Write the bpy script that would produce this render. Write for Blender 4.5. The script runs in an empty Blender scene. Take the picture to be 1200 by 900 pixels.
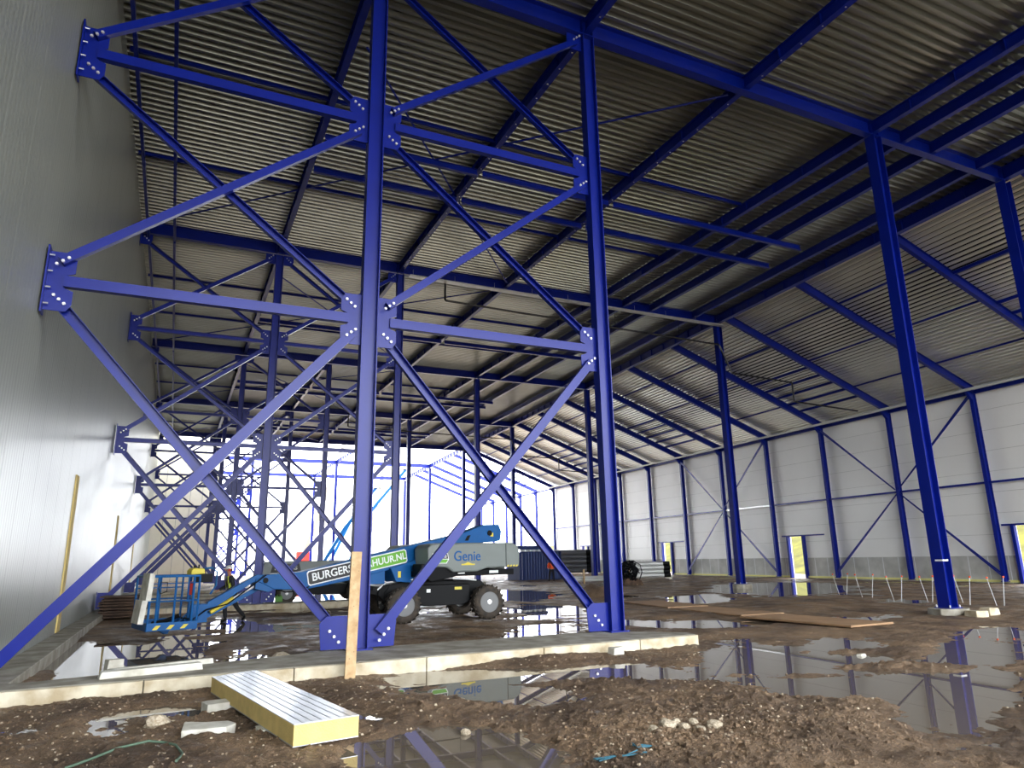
import bpy, math, random
import numpy as np
from mathutils import Vector, Matrix
random.seed(7)
SC = bpy.context.scene
COL = SC.collection
pi = math.pi

# ---------------------------------------------------------------- materials
def mat(name, col, rough=.5, metal=0., bump=0., bscale=40., var=0., vscale=3., spec=.5, col2=None, emit=None):
    m = bpy.data.materials.new(name); m.use_nodes = True
    nt = m.node_tree; b = nt.nodes['Principled BSDF']
    b.inputs['Base Color'].default_value = (*col, 1)
    b.inputs['Roughness'].default_value = rough
    b.inputs['Metallic'].default_value = metal
    b.inputs['Specular IOR Level'].default_value = spec
    tc = nt.nodes.new('ShaderNodeTexCoord')
    if var or col2:
        n = nt.nodes.new('ShaderNodeTexNoise'); n.inputs['Scale'].default_value = vscale
        n.inputs['Detail'].default_value = 6
        nt.links.new(tc.outputs['Object'], n.inputs['Vector'])
        r = nt.nodes.new('ShaderNodeValToRGB')
        c2 = col2 or tuple(max(0, c * (1 - var)) for c in col)
        r.color_ramp.elements[0].color = (*c2, 1); r.color_ramp.elements[1].color = (*col, 1)
        r.color_ramp.elements[0].position = .35; r.color_ramp.elements[1].position = .65
        nt.links.new(n.outputs['Fac'], r.inputs['Fac']); nt.links.new(r.outputs['Color'], b.inputs['Base Color'])
    if bump:
        n2 = nt.nodes.new('ShaderNodeTexNoise'); n2.inputs['Scale'].default_value = bscale; n2.inputs['Detail'].default_value = 4
        nt.links.new(tc.outputs['Object'], n2.inputs['Vector'])
        bp = nt.nodes.new('ShaderNodeBump'); bp.inputs['Strength'].default_value = bump; bp.inputs['Distance'].default_value = .02
        nt.links.new(n2.outputs['Fac'], bp.inputs['Height']); nt.links.new(bp.outputs['Normal'], b.inputs['Normal'])
    return m

def srgb(r, g, b):
    f = lambda c: (c / 255 / 12.92) if c / 255 <= .04045 else ((c / 255 + .055) / 1.055) ** 2.4
    return (f(r), f(g), f(b))

BLUE = mat('blue_paint', srgb(5, 28, 130), .32, var=.12, vscale=1.5, spec=.34)
STEEL = mat('zinc_bolt', (.75, .75, .76), .35, .6)
GALV = mat('galvanised_steel', (.55, .56, .55), .4, .7, var=.2)
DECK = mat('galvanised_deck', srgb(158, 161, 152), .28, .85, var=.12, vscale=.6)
DECK_LIT = mat('galvanised_deck_lit', srgb(222, 222, 212), .32, .6, var=.08, vscale=.6)  # same deck metal, base lightened to paint in the light on the slope
LINER = mat('foil_liner', srgb(142, 146, 140), .32, .12, var=.08, vscale=.4, spec=.13)
BEIGE = mat('beige_panel', srgb(240, 234, 216), .55, var=.04)
WALLP = mat('pale_wall_panel', srgb(242, 242, 238), .5, var=.03, vscale=.5)
FOAM = mat('yellow_foam', srgb(226, 200, 128), .85, bump=.3, bscale=60, var=.15, vscale=6)
CONC = mat('concrete', srgb(168, 164, 152), .8, bump=.4, bscale=25, col2=srgb(128, 122, 108), vscale=2.5)
CONCL = mat('pale_concrete', srgb(216, 208, 186), .8, bump=.3, bscale=20, col2=srgb(176, 160, 130), vscale=3)
WHITE = mat('white_foam_block', srgb(226, 224, 214), .8, bump=.3, bscale=30, col2=srgb(188, 184, 170), vscale=4)
PANELM = mat('panel_skin', srgb(226, 232, 236), .25, .35, var=.1, vscale=3)
DARK = mat('black_paint', srgb(10, 12, 15), .5, spec=.15)
RUBBER = mat('tyre_rubber', srgb(46, 44, 41), .85, bump=.4, bscale=30, col2=srgb(74, 64, 54), vscale=6)
GREYP = mat('grey_hood_paint', srgb(118, 126, 124), .4, var=.06)
RIM = mat('grey_rim', srgb(112, 114, 115), .5)
LBLUE = mat('machine_blue', srgb(8, 84, 146), .42, var=.08, spec=.25)
SIGNK = mat('sign_black', srgb(28, 28, 30), .5)
SIGNG = mat('sign_green', srgb(98, 168, 44), .5)
SIGNW = mat('sign_white', srgb(226, 230, 230), .5)
YEL = mat('warning_yellow', srgb(214, 196, 62), .5)
WOOD = mat('raw_timber', srgb(206, 178, 136), .7, bump=.2, bscale=20, col2=srgb(182, 148, 104), vscale=8)
WOODD = mat('weathered_board', srgb(92, 70, 54), .8, bump=.4, col2=srgb(54, 40, 32), vscale=4)
STONE = mat('pale_stone', srgb(206, 194, 172), .9, bump=.6, bscale=15, col2=srgb(160, 144, 120), vscale=5)
NAVY = mat('container_blue', srgb(24, 48, 104), .5, var=.1)
PIPE = mat('black_pipe', srgb(22, 23, 26), .4)
PIPEG = mat('pale_pipe', srgb(206, 208, 206), .4, .2)
ORANGE = mat('orange_vest', srgb(238, 96, 40), .7)
HIVIS = mat('hi_vis_yellow', srgb(204, 216, 80), .7)
JACKET = mat('dark_jacket', srgb(28, 32, 38), .8)
TROUS = mat('dark_trousers', srgb(34, 34, 38), .85)
SKIN = mat('skin', srgb(190, 130, 104), .6)
HAIR = mat('hair', srgb(60, 42, 30), .8)
HELM = mat('helmet_white', srgb(206, 206, 204), .4)
RED = mat('red_paint', srgb(190, 46, 34), .5)
GREENP = mat('green_can', srgb(84, 140, 48), .5)
HOSE = mat('green_hose', srgb(84, 106, 88), .6)
STRAP = mat('cyan_strap', srgb(58, 112, 130), .7)
GRASS = mat('bank_grass', srgb(92, 90, 36), .9, bump=.6, bscale=2, col2=srgb(66, 64, 30), vscale=.6, spec=.1)
TREE = mat('bare_tree', srgb(176, 160, 132), .9, var=.3)
CRANE = mat('crane_grey', srgb(138, 132, 120), .5)
PLINTH = mat('concrete_plinth', srgb(196, 196, 190), .75, bump=.15, bscale=12, col2=srgb(172, 172, 166), vscale=1.2)
WHITEP = mat('white_paint', srgb(220, 222, 224), .4)
GLASSY = mat('safety_lens', srgb(216, 70, 40), .3)

# mud
def mud_mat():
    m = bpy.data.materials.new('wet_mud'); m.use_nodes = True; nt = m.node_tree; b = nt.nodes['Principled BSDF']
    tc = nt.nodes.new('ShaderNodeTexCoord')
    def noise(sc, det=8, rough=.6):
        n = nt.nodes.new('ShaderNodeTexNoise'); n.inputs['Scale'].default_value = sc; n.inputs['Detail'].default_value = det
        n.inputs['Roughness'].default_value = rough
        nt.links.new(tc.outputs['Object'], n.inputs['Vector']); return n
    n1 = noise(.7); r1 = nt.nodes.new('ShaderNodeValToRGB')
    e = r1.color_ramp.elements; e[0].position = .34; e[0].color = (*srgb(100, 82, 66), 1); e[1].position = .68; e[1].color = (*srgb(178, 150, 120), 1)
    nt.links.new(n1.outputs['Fac'], r1.inputs['Fac'])
    n2 = noise(26, 5); r2 = nt.nodes.new('ShaderNodeValToRGB')
    e = r2.color_ramp.elements; e[0].position = .3; e[0].color = (.55, .55, .55, 1); e[1].position = .7; e[1].color = (1.15, 1.12, 1.08, 1)
    nt.links.new(n2.outputs['Fac'], r2.inputs['Fac'])
    mx = nt.nodes.new('ShaderNodeMix'); mx.data_type = 'RGBA'; mx.blend_type = 'MULTIPLY'; mx.inputs['Factor'].default_value = 1
    nt.links.new(r1.outputs['Color'], mx.inputs['A']); nt.links.new(r2.outputs['Color'], mx.inputs['B'])
    nt.links.new(mx.outputs['Result'], b.inputs['Base Color'])
    n5 = noise(95, 3, .8); r5 = nt.nodes.new('ShaderNodeValToRGB'); e = r5.color_ramp.elements
    e[0].position = .4; e[0].color = (.62, .6, .58, 1); e[1].position = .72; e[1].color = (1.9, 1.8, 1.65, 1); e.new(.56).color = (1, 1, 1, 1)
    nt.links.new(n5.outputs['Fac'], r5.inputs['Fac'])
    m5 = nt.nodes.new('ShaderNodeMix'); m5.data_type = 'RGBA'; m5.blend_type = 'MULTIPLY'; m5.inputs['Factor'].default_value = .9
    nt.links.new(mx.outputs['Result'], m5.inputs['A']); nt.links.new(r5.outputs['Color'], m5.inputs['B']); nt.links.new(m5.outputs['Result'], b.inputs['Base Color'])
    n3 = noise(1.6, 4); r3 = nt.nodes.new('ShaderNodeMapRange')
    r3.inputs['From Min'].default_value = .35; r3.inputs['From Max'].default_value = .65
    r3.inputs['To Min'].default_value = .32; r3.inputs['To Max'].default_value = .85
    nt.links.new(n3.outputs['Fac'], r3.inputs['Value']); nt.links.new(r3.outputs['Result'], b.inputs['Roughness'])
    n4 = noise(45, 6, .7); bp = nt.nodes.new('ShaderNodeBump'); bp.inputs['Strength'].default_value = 1.0; bp.inputs['Distance'].default_value = .05
    nt.links.new(n4.outputs['Fac'], bp.inputs['Height']); nt.links.new(bp.outputs['Normal'], b.inputs['Normal'])
    return m
MUD = mud_mat()
WATER = mat('puddle_water', srgb(112, 102, 88), .012, spec=.5)
_nt = WATER.node_tree; _b = _nt.nodes['Principled BSDF']; _b.inputs['IOR'].default_value = 1.55

# ---------------------------------------------------------------- mesh builder
class MB:
    def __init__(s): s.v = []; s.f = []
    def add(s, v, f):
        o = len(s.v); s.v += [tuple(p) for p in v]; s.f += [tuple(o + i for i in q) for q in f]; return s
    def box(s, x0, x1, y0, y1, z0, z1, M=None):
        v = [(x, y, z) for z in (z0, z1) for y in (y0, y1) for x in (x0, x1)]
        if M is not None: v = [M @ Vector(p) for p in v]
        return s.add(v, [(0, 2, 3, 1), (4, 5, 7, 6), (0, 1, 5, 4), (2, 6, 7, 3), (0, 4, 6, 2), (1, 3, 7, 5)])
    def prism(s, poly, t0, t1, plane='xz', M=None):
        n = len(poly)
        if plane == 'xz': v = [(a, t0, b) for a, b in poly] + [(a, t1, b) for a, b in poly]
        elif plane == 'yz': v = [(t0, a, b) for a, b in poly] + [(t1, a, b) for a, b in poly]
        else: v = [(a, b, t0) for a, b in poly] + [(a, b, t1) for a, b in poly]
        if M is not None: v = [M @ Vector(p) for p in v]
        return s.add(v, [tuple(range(n)), tuple(range(2 * n - 1, n - 1, -1))] + [(i, i + n, (i + 1) % n + n, (i + 1) % n) for i in range(n)])
    def sweep(s, prof, a, b, up=(0, 0, 1)):
        """extrude a closed 2-D profile (side, up) from point a to b"""
        a = Vector(a); b = Vector(b); d = (b - a).normalized(); u = Vector(up)
        if abs(d.dot(u)) > .99: u = Vector((0, 1, 0))
        r = d.cross(u).normalized(); u = r.cross(d).normalized(); n = len(prof)
        v = [a + r * p + u * q for p, q in prof] + [b + r * p + u * q for p, q in prof]
        return s.add(v, [tuple(range(n))[::-1], tuple(range(n, 2 * n))] + [(i, (i + 1) % n, (i + 1) % n + n, i + n) for i in range(n)])
    def bar(s, a, b, w, h, up=(0, 0, 1)):
        return s.sweep([(-w / 2, -h / 2), (w / 2, -h / 2), (w / 2, h / 2), (-w / 2, h / 2)], a, b, up)
    def ibeam(s, a, b, w, h, up=(0, 0, 1), t=.02, tw=.012):
        W = w / 2; H = h / 2; q = tw / 2
        return s.sweep([(-W, -H), (W, -H), (W, -H + t), (q, -H + t), (q, H - t), (W, H - t), (W, H), (-W, H), (-W, H - t), (-q, H - t), (-q, -H + t), (-W, -H + t)], a, b, up)
    def tube(s, pts, r, n=10, close=True):
        pts = [Vector(p) for p in pts]; rings = []
        for i, p in enumerate(pts):
            d = ((pts[min(i + 1, len(pts) - 1)] - pts[max(i - 1, 0)])).normalized()
            u = Vector((0, 0, 1)) if abs(d.z) < .95 else Vector((0, 1, 0))
            a = d.cross(u).normalized(); c = a.cross(d)
            rr = r[i] if isinstance(r, (list, tuple)) else r
            rings.append([p + (a * math.cos(2 * pi * k / n) + c * math.sin(2 * pi * k / n)) * rr for k in range(n)])
        v = [q for g in rings for q in g]; f = []
        for i in range(len(pts) - 1):
            for k in range(n): f.append((i * n + k, i * n + (k + 1) % n, (i + 1) * n + (k + 1) % n, (i + 1) * n + k))
        f.append(tuple(range(n))[::-1]); f.append(tuple(range((len(pts) - 1) * n, len(pts) * n)))
        return s.add(v, f)
    def lathe(s, prof, n=32, c=(0, 0, 0), axis='y', caps=True):
        """prof: list of (along axis, radius)"""
        v = []; f = []
        for t, r in prof:
            for k in range(n):
                a = 2 * pi * k / n
                p = {'y': (r * math.cos(a), t, r * math.sin(a)), 'z': (r * math.cos(a), r * math.sin(a), t), 'x': (t, r * math.cos(a), r * math.sin(a))}[axis]
                v.append((p[0] + c[0], p[1] + c[1], p[2] + c[2]))
        for i in range(len(prof) - 1):
            for k in range(n): f.append((i * n + k, i * n + (k + 1) % n, (i + 1) * n + (k + 1) % n, (i + 1) * n + k))
        if caps: f.append(tuple(range(n))[::-1]); f.append(tuple(range((len(prof) - 1) * n, len(prof) * n)))
        return s.add(v, f)
    def ball(s, c, r, n=10, sc=(1, 1, 1)):
        prof = [(-r * math.cos(pi * i / n), max(1e-4, r * math.sin(pi * i / n))) for i in range(n + 1)]
        o = len(s.v); s.lathe(prof, n * 2, (0, 0, 0), 'z')
        for i in range(o, len(s.v)):
            p = s.v[i]; s.v[i] = (c[0] + p[0] * sc[0], c[1] + p[1] * sc[1], c[2] + p[2] * sc[2])
        return s
    def build(s, name, m, parent=None, smooth=False, bevel=0):
        me = bpy.data.meshes.new(name); me.from_pydata([tuple(p) for p in s.v], [], s.f)
        me.materials.append(m); me.validate()
        import bmesh
        bm = bmesh.new(); bm.from_mesh(me); bmesh.ops.recalc_face_normals(bm, faces=bm.faces); bm.to_mesh(me); bm.free()
        if smooth:
            me.polygons.foreach_set('use_smooth', [True] * len(me.polygons))
            try: me.set_sharp_from_angle(angle=math.radians(40))
            except Exception: pass
        o = bpy.data.objects.new(name, me); COL.objects.link(o)
        if parent is not None: o.parent = parent
        if bevel:
            md = o.modifiers.new('bevel', 'BEVEL'); md.width = bevel; md.segments = 2; md.limit_method = 'ANGLE'
        return o

def tag(o, label=None, cat=None, group=None, kind=None):
    if label: o['label'] = label
    if cat: o['category'] = cat
    if group: o['group'] = group
    if kind: o['kind'] = kind
    return o
def empty(name, loc=(0, 0, 0), rz=0, **k):
    o = bpy.data.objects.new(name, None); COL.objects.link(o); o.location = loc; o.rotation_euler = (0, 0, rz); o.empty_display_size = .2
    return tag(o, **k)
def struct(o, label=None, cat=None): return tag(o, label, cat, kind='structure')
def text(name, body, size, m, parent, loc, rot, ext=.004, bold=0):
    cu = bpy.data.curves.new(name, 'FONT'); cu.body = body; cu.size = size; cu.extrude = ext; cu.align_x = 'CENTER'; cu.align_y = 'CENTER'; cu.offset = bold
    t = bpy.data.objects.new(name, cu); COL.objects.link(t)
    dg = bpy.context.evaluated_depsgraph_get(); me = bpy.data.meshes.new_from_object(t.evaluated_get(dg)); bpy.data.objects.remove(t)
    me.materials.clear(); me.materials.append(m); me.name = name
    o = bpy.data.objects.new(name, me); COL.objects.link(o); o.parent = parent; o.location = loc; o.rotation_euler = rot
    return o

# ---------------------------------------------------------------- hall grid (metres)
XW, X1, X2, X3 = -2.48, 3.30, 9.05, 20.56
ROWS = [13.82 + 17.82 * i for i in range(7)]
SK4, SKR = .078, .0641
def X4(y): return 27.91 + SK4 * (y - 13.8)
def XR(y): return 42.84 + SKR * (y - 25)
def YR(i): return 25.0 + 5.94 * i
N1, N2, N3 = 6.5, 11.22, 15.32
ZG = 15.5          # underside of girders / tops of columns
ZD = 16.06         # underside of the flat roof deck
ZE = 10.85         # rafter underside at the eave
YS, YE = -12.0, ROWS[4] + .3
ORD = ['nearest', 'second', 'third', 'fourth', 'fifth', 'sixth', 'seventh']
ORDR = ['nearest', 'second', 'third', 'fourth', 'fifth', 'first open-air', 'second open-air']

NUM = ['first', 'second', 'third', 'fourth', 'fifth', 'sixth', 'seventh', 'eighth', 'ninth', 'tenth', 'eleventh', 'twelfth', 'thirteenth', 'fourteenth', 'fifteenth', 'sixteenth', 'seventeenth', 'eighteenth', 'nineteenth', 'twentieth', 'last']
# ---------------------------------------------------------------- columns, gussets, braces
bolt_mesh = None
def bolt(parent, x, y, z):
    global bolt_mesh
    if bolt_mesh is None:
        b = MB(); b.lathe([(-.035, .028), (-.012, .030), (0, .030)], 6, axis='y'); b.lathe([(-.04, .014), (-.036, .018), (-.03, .018)], 8, axis='y')
        o = b.build('bolt', STEEL, parent); bolt_mesh = o.data
    else:
        o = bpy.data.objects.new('bolt', bolt_mesh); COL.objects.link(o); o.parent = parent
    o.location = (x, y, z)

def hcol(mb, x, y, z0, z1, dx, by, t=.024):
    """H section standing: flanges face +-X"""
    H = dx / 2; B = by / 2
    prof = [(-H, -B), (-H + t, -B), (-H + t, -.008), (H - t, -.008), (H - t, -B), (H, -B), (H, B), (H - t, B), (H - t, .008), (-H + t, .008), (-H + t, B), (-H, B)]
    mb.prism([(x + a, y + b) for a, b in prof], z0, z1, 'xy')

def gusset(root, side, xf, y, z, kind, detail, bay=5.75):
    """plate welded to a column face; kind: 'mid' (two diagonals + strut), 'base' or 'top'"""
    s = side
    if kind == 'mid':
        poly = [(0, -.55), (.34, -.55), (.42, -.42), (.42, -.17), (.28, -.12), (.28, .12), (.42, .17), (.42, .42), (.34, .55), (0, .55)]
    elif kind == 'base':
        poly = [(0, .03), (.52, .03), (.56, .50), (.42, .62), (0, .62)]
    else:
        poly = [(0, -.02), (.45, -.02), (.45, -.3), (.36, -.5), (0, -.5)]
    m = MB(); m.prism([(s * a, b) for a, b in poly], -.012, .012, 'xz')
    g = m.build('gusset_plate', BLUE, root); g.location = (xf, y, z)
    g.location = Vector(g.location) - Vector(root.location)
    if detail:
        yb = -.012 - .005
        if kind == 'mid':
            for q in (-1, 1):
                for k in range(3): bolt(g, s * (.14 + .085 * k), -.137 if s * q > 0 else yb, q * (.27 + .07 * k))
        elif kind == 'base':
            for k in range(3): bolt(g, s * (.2 + .085 * k), -.137 if s > 0 else yb, .16 + .10 * k)
        else:
            for k in range(3): bolt(g, s * (.14 + .085 * k), -.137 if s < 0 else yb, -.15 - .08 * k)
    return g

for r, Y in enumerate(ROWS):
    det = r <= 1
    for li, X in ((1, X1), (2, X2)):
        dx, by = .34, .26
        lab = f"tall blue steel column of the {ORDR[r]} braced frame, {'one bay' if li == 1 else 'two bays'} from foil wall"
        root = empty('steel_column', (X, Y, 0), label=lab, cat='column', group='columns of the braced cross frames', kind='thing')
        m = MB(); hcol(m, 0, 0, .02, ZG - .02, dx, by); m.build('shaft', BLUE, root)
        m = MB(); m.box(-.24, .24, -.2, .2, 0, .025); m.build('base_plate', BLUE, root)
        for s in ((-1, 1) if li == 1 else (-1,)):
            xf = X + s * dx / 2
            gusset(root, s, xf, Y, 0, 'base', det)
            gusset(root, s, xf, Y, N1, 'mid', det); gusset(root, s, xf, Y, N2, 'mid', det)
            gusset(root, s, xf, Y, ZG, 'top', det)
    # wall brackets on the left wall
    if r < 5:
        for k, (z, kind) in enumerate(((0, 'base'), (N1, 'mid'), (N2, 'mid'), (ZG, 'top'))):
            if r == 0 and k == 0: continue
            lv = ['at floor level', 'at the first node', 'at the second node', 'under the roof'][k]
            root = empty('wall_bracket', (XW + .03, Y, z), label=f"blue bolted steel bracket on foil wall {lv}, {ORD[r]} braced frame", cat='bracket', group='brackets on the foil wall', kind='thing')
            m = MB()
            if kind == 'mid': m.box(0, .025, -.13, .13, -.62, .62)
            elif kind == 'base': m.box(0, .025, -.13, .13, 0, .65)
            else: m.box(0, .025, -.13, .13, -.55, .02)
            m.build('wall_plate', BLUE, root)
            g = gusset(root, 1, XW + .055, Y, z, kind, det)
            if r == 0 and kind == 'mid':
                for zz in (-.45, -.15, .15, .45): # hold-down bolts standing off the plate
                    o = MB().tube([(.03, -.09, zz), (.11, -.09, zz)], .014, 8).build('anchor_bolt', STEEL, root)
    # braces and struts
    X0 = XW if r < 5 else XW
    for bay, (xa, xb) in enumerate(((XW + .05, X1 - .17), (X1 + .17, X2 - .17))):
        bname = 'bay beside foil wall' if bay == 0 else 'bay between its columns'
        for k, z in ((0, N1), (1, N2)):
            m = MB(); m.ibeam((xa + .26, Y, z), (xb - .26, Y, z), .16, .17, t=.014) if r > 0 else m.bar((xa + .27, Y, z), (xb - .27, Y, z), .14, .2)
            o = m.build('horizontal_strut', BLUE); tag(o, f"blue horizontal strut, {'lower' if k == 0 else 'upper'} level, {['bay beside foil wall', 'bay between columns'][bay]}, {ORDR[r]} frame", 'strut', 'horizontal struts of the braced frames', 'thing')
        lev = [(.3, N1 - .35), (N1 + .35, N2 - .35), (N2 + .35, ZG - .3)]
        for k, (z0, z1) in enumerate(lev):
            for dr in (0, 1):
                a = (xa + .2, Y, z0 if dr == 0 else z1); b = (xb - .2, Y, z1 if dr == 0 else z0)
                if r == 0 and bay == 0 and k == 0 and dr == 0: a = (xa, Y, .02)
                oy = -.075 if dr == 0 else .075
                a = (a[0], a[1] + oy, a[2]); b = (b[0], b[1] + oy, b[2])
                w = .19 if k == 0 else .16
                m = MB()
                t = .012; W = .06; H = w / 2
                m.sweep([(-W, -H), (W, -H), (W, -H + t), (-W + t, -H + t), (-W + t, H - t), (W, H - t), (W, H), (-W, H)] if dr else
                        [(-W, -H), (W, -H), (W, H), (-W, H), (-W, H - t), (W - t, H - t), (W - t, -H + t), (-W, -H + t)], a, b)
                o = m.build('diagonal_brace', BLUE)
                tag(o, f"blue {'falling' if dr else 'rising'} diagonal brace, {['bottom', 'middle', 'top'][k]} panel, {['wall bay', 'column bay'][bay]}, {ORDR[r]} frame",
                    'brace', 'diagonal braces of the braced frames', 'thing')

# free-standing columns, middle and ridge lines
for r, Y in enumerate(ROWS):
    for nm, X in (('middle line', X3), ('ridge line', X4(Y))):
        root = empty('steel_column', (X, Y, 0), label=f"free-standing blue steel column on the {nm}, at the {ORDR[r]} cross girder", cat='column', group='free-standing columns', kind='thing')
        m = MB(); hcol(m, 0, 0, .02, ZG - .02, .38, .36); m.build('shaft', BLUE, root)
        m = MB(); m.box(-.27, .27, -.25, .25, 0, .025); m.build('base_plate', BLUE, root)
        if r <= 1:
            for sx in (-1, 1):
                for sy in (-1, 1):
                    MB().tube([(sx * .22, sy * .2, .0), (sx * .22, sy * .2, .09)], .018, 8).build('anchor_bolt', STEEL, root)
        if r == 0 and nm[0] == 'm':
            MB().box(-.195, .06, -.185, -.18, 1.32, 1.37).build('marker_strip', SIGNW, root)
            MB().box(-.195, -.19, -.18, .05, 1.32, 1.37).build('marker_strip', SIGNW, root)
        # concrete footing
        rr = random.Random(r * 7 + (nm[0] == 'm'))
        pts = [(.62 * math.cos(a) * rr.uniform(.85, 1.1), .5 * math.sin(a) * rr.uniform(.85, 1.1)) for a in [2 * pi * k / 9 for k in range(9)]]
        o = MB().prism(pts, -.35, 0, 'xy').build('concrete_footing', CONC, bevel=.03); o.location = (X, Y, 0)
        tag(o, f"rough concrete footing under the {nm} column of the {ORDR[r]} cross girder", 'footing', 'footings of free-standing columns', 'thing')

# ---------------------------------------------------------------- roof steel
for r, Y in enumerate(ROWS):
    root = empty('roof_girder', (0, Y, ZG), label=f"deep blue cross girder under the flat roof, {ORDR[r]} from camera, over the columns", cat='girder', group='cross girders', kind='thing')
    segs = [(XW + .06, X1), (X1, X2), (X2, X3), (X3, X4(Y))]
    m = MB(); m.ibeam((XW + .06, 0, .27), (X4(Y), 0, .27), .26, .54, t=.024, tw=.014); 
    for x in (X1, X2, X3, X4(Y)):
        for q in (-.16, .16): m.box(x + q - .008, x + q + .008, -.125, .125, .03, .52)
    m.build('girder_beam', BLUE, root)
bays = [(-4.0, ROWS[0])] + [(ROWS[i], ROWS[i + 1]) for i in range(6)]
bn = ['above the camera', 'first bay', 'second bay', 'third bay', 'fourth bay', 'unroofed fifth bay', 'unroofed sixth bay']
lines = [('inner column line', lambda y: X1), ('outer column line', lambda y: X2), ('half-way line', lambda y: 14.8), ('middle column line', lambda y: X3),
         ('first line past middle columns', lambda y: X3 + (X4(y) - X3) * .20), ('second line past middle columns', lambda y: X3 + (X4(y) - X3) * .42),
         ('last line before ridge', lambda y: X3 + (X4(y) - X3) * .78), ('ridge line', X4)]
head = None
for bi, (ya, yb) in enumerate(bays):
    for li, (ln, fx) in enumerate(lines):
        if bi >= 5 and li not in (0, 1, 3, 7): continue
        h = .52 if li == 7 else .42
        z = ZD - h / 2 - (.04 if li != 7 else .02)
        root = empty('roof_beam', (0, 0, 0), label=f"dark blue lengthwise roof beam on the {ln}, {bn[bi]}", cat='beam', group='lengthwise roof beams', kind='thing')
        m = MB(); m.ibeam((fx(ya), ya + .02, z), (fx(yb), yb - .02, z), .2 if li != 7 else .28, h, t=.018); 
        if li < 4 or li == 7:
            n = 12
            for k in range(1, n):
                t = k / n; x = fx(ya) * (1 - t) + fx(yb) * t; y = ya * (1 - t) + yb * t
                m.box(x - .085, x + .085, y - .006, y + .006, z - h / 2 + .02, z + h / 2 - .02)
        m.build('beam_section', BLUE, root)
        if bi < 2 and li in (1, 2):
            for k in range(1, 24):
                t = k / 24; x = fx(ya) * (1 - t) + fx(yb) * t; y = ya * (1 - t) + yb * t
                if head is None:
                    o = MB().box(-.02, .02, -.015, .015, -.014, 0).build('bolt_head', STEEL, root); head = o.data
                else:
                    o = bpy.data.objects.new('bolt_head', head); COL.objects.link(o); o.parent = root
                o.location = (x, y, z - h / 2)
    if bi == 0 or bi >= 5: continue
    # cross channels half-way along each bay and light purlins
    ym = (ya + yb) / 2
    for k, dy in ((0, -1.35), (1, .8)):
        for seg, (xa, xb) in enumerate(((XW + .1, X1), (X1, X2), (X2, 14.8), (14.8, 25.4 if k == 0 else 25.6))):
            if seg == 0: continue
            o = MB().ibeam((xa + .11, ym + dy, 15.475), (xb - .11, ym + dy, 15.475), .14, .24, t=.012).build('cross_channel', BLUE)
            tag(o, f"blue cross channel under roof beams, {['nearer', 'farther'][k]} of pair, {['beside wall', 'inside columns', 'outside columns', 'mid hall'][seg]}, {bn[bi]}", 'channel', 'cross channels at mid bay', 'thing')
    for k, f_ in enumerate((.345, .667)):
        y = ya + (yb - ya) * f_
        xs = [XW + .05, X1, X2, 14.8, X3]
        o = MB().ibeam((XW + .1, y, ZD - .1), (X3 - .12, y, ZD - .07), .09, .13, t=.01).build('purlin', BLUE)
        tag(o, f"slim dark blue purlin directly under the flat deck, {bn[bi]}, {['nearer', 'farther'][k]} of the two", 'purlin', 'slim purlins', 'thing')
    # roof wind bracing rods
    for q, (a, b) in enumerate((((XW + .3, yb - .6, 15.72), (14.6, ya + .5, 15.72)), ((X1 + .4, ya + 3.0, 15.66), (14.6, yb - .7, 15.66)))):
        o = MB().tube([a, b], .035, 6).build('wind_brace_rod', BLUE)
        tag(o, f"thin dark diagonal wind brace rod under the flat roof, {bn[bi]}, {'from foil wall' if q == 0 else 'from inner column'}", 'rod', 'roof wind bracing', 'thing')
# long runners beside the left wall
for nm, x in (('hugging foil wall', -2.14), ('one metre from foil wall', -1.13)):
    for bi, (ya, yb) in enumerate(bays[:5]):
        o = MB().bar((x, ya + .02, 15.42 if x < -2 else 15.40), (x, yb - .16, 15.42 if x < -2 else 15.40), .1, .16).build('runner', BLUE)
        if bi: o.location.y = .14
        tag(o, f"slim dark lengthwise runner under the roof {nm}, {bn[bi]}", 'runner', 'lengthwise runners beside the wall', 'thing')

# right-hand rafters, wall columns, eave
DOORB = {}
NW = 16
for i in range(-4, NW):
    Y = YR(i)
    clad = 'clad wall' if i <= 10 else 'open air'
    if i >= -1:
        root = empty('wall_column', (XR(Y) - .3, Y, 0), label=f"blue column against the pale right wall, {NUM[i + 1]} one counted from the camera end", cat='column', group='columns along the right wall', kind='thing')
        if i > 10: root['label'] = f"bare outdoor blue column beyond the right wall's far end, {NUM[i - 11]} after the cladding stops"
        m = MB(); hcol(m, 0, 0, -.1, ZE + .02, .36, .2); m.build('shaft', BLUE, root)
        m = MB(); m.prism([(-.18, ZE - .05), (-.75, ZE + .08), (-.18, ZE - .5)], -.09, .09, 'xz'); m.build('haunch', BLUE, root)
        m = MB(); m.box(-.22, .22, -.15, .15, -.12, -.1 + .02); m.build('base_plate', BLUE, root)
    a = (X4(Y) + .14, Y, ZG + .27); b = (XR(Y) - .1, Y, ZE + .10)
    o = MB().ibeam(a, b, .2, .46, t=.02).build('rafter', BLUE)
    tag(o, f"sloping blue rafter from ridge beam to {'right wall, near' if i < 0 else ('right wall' if i <= 10 else 'open-air eave')}, {NUM[i + 4]} from the camera end", 'rafter', 'rafters of the sloping roof', 'thing')
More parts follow.
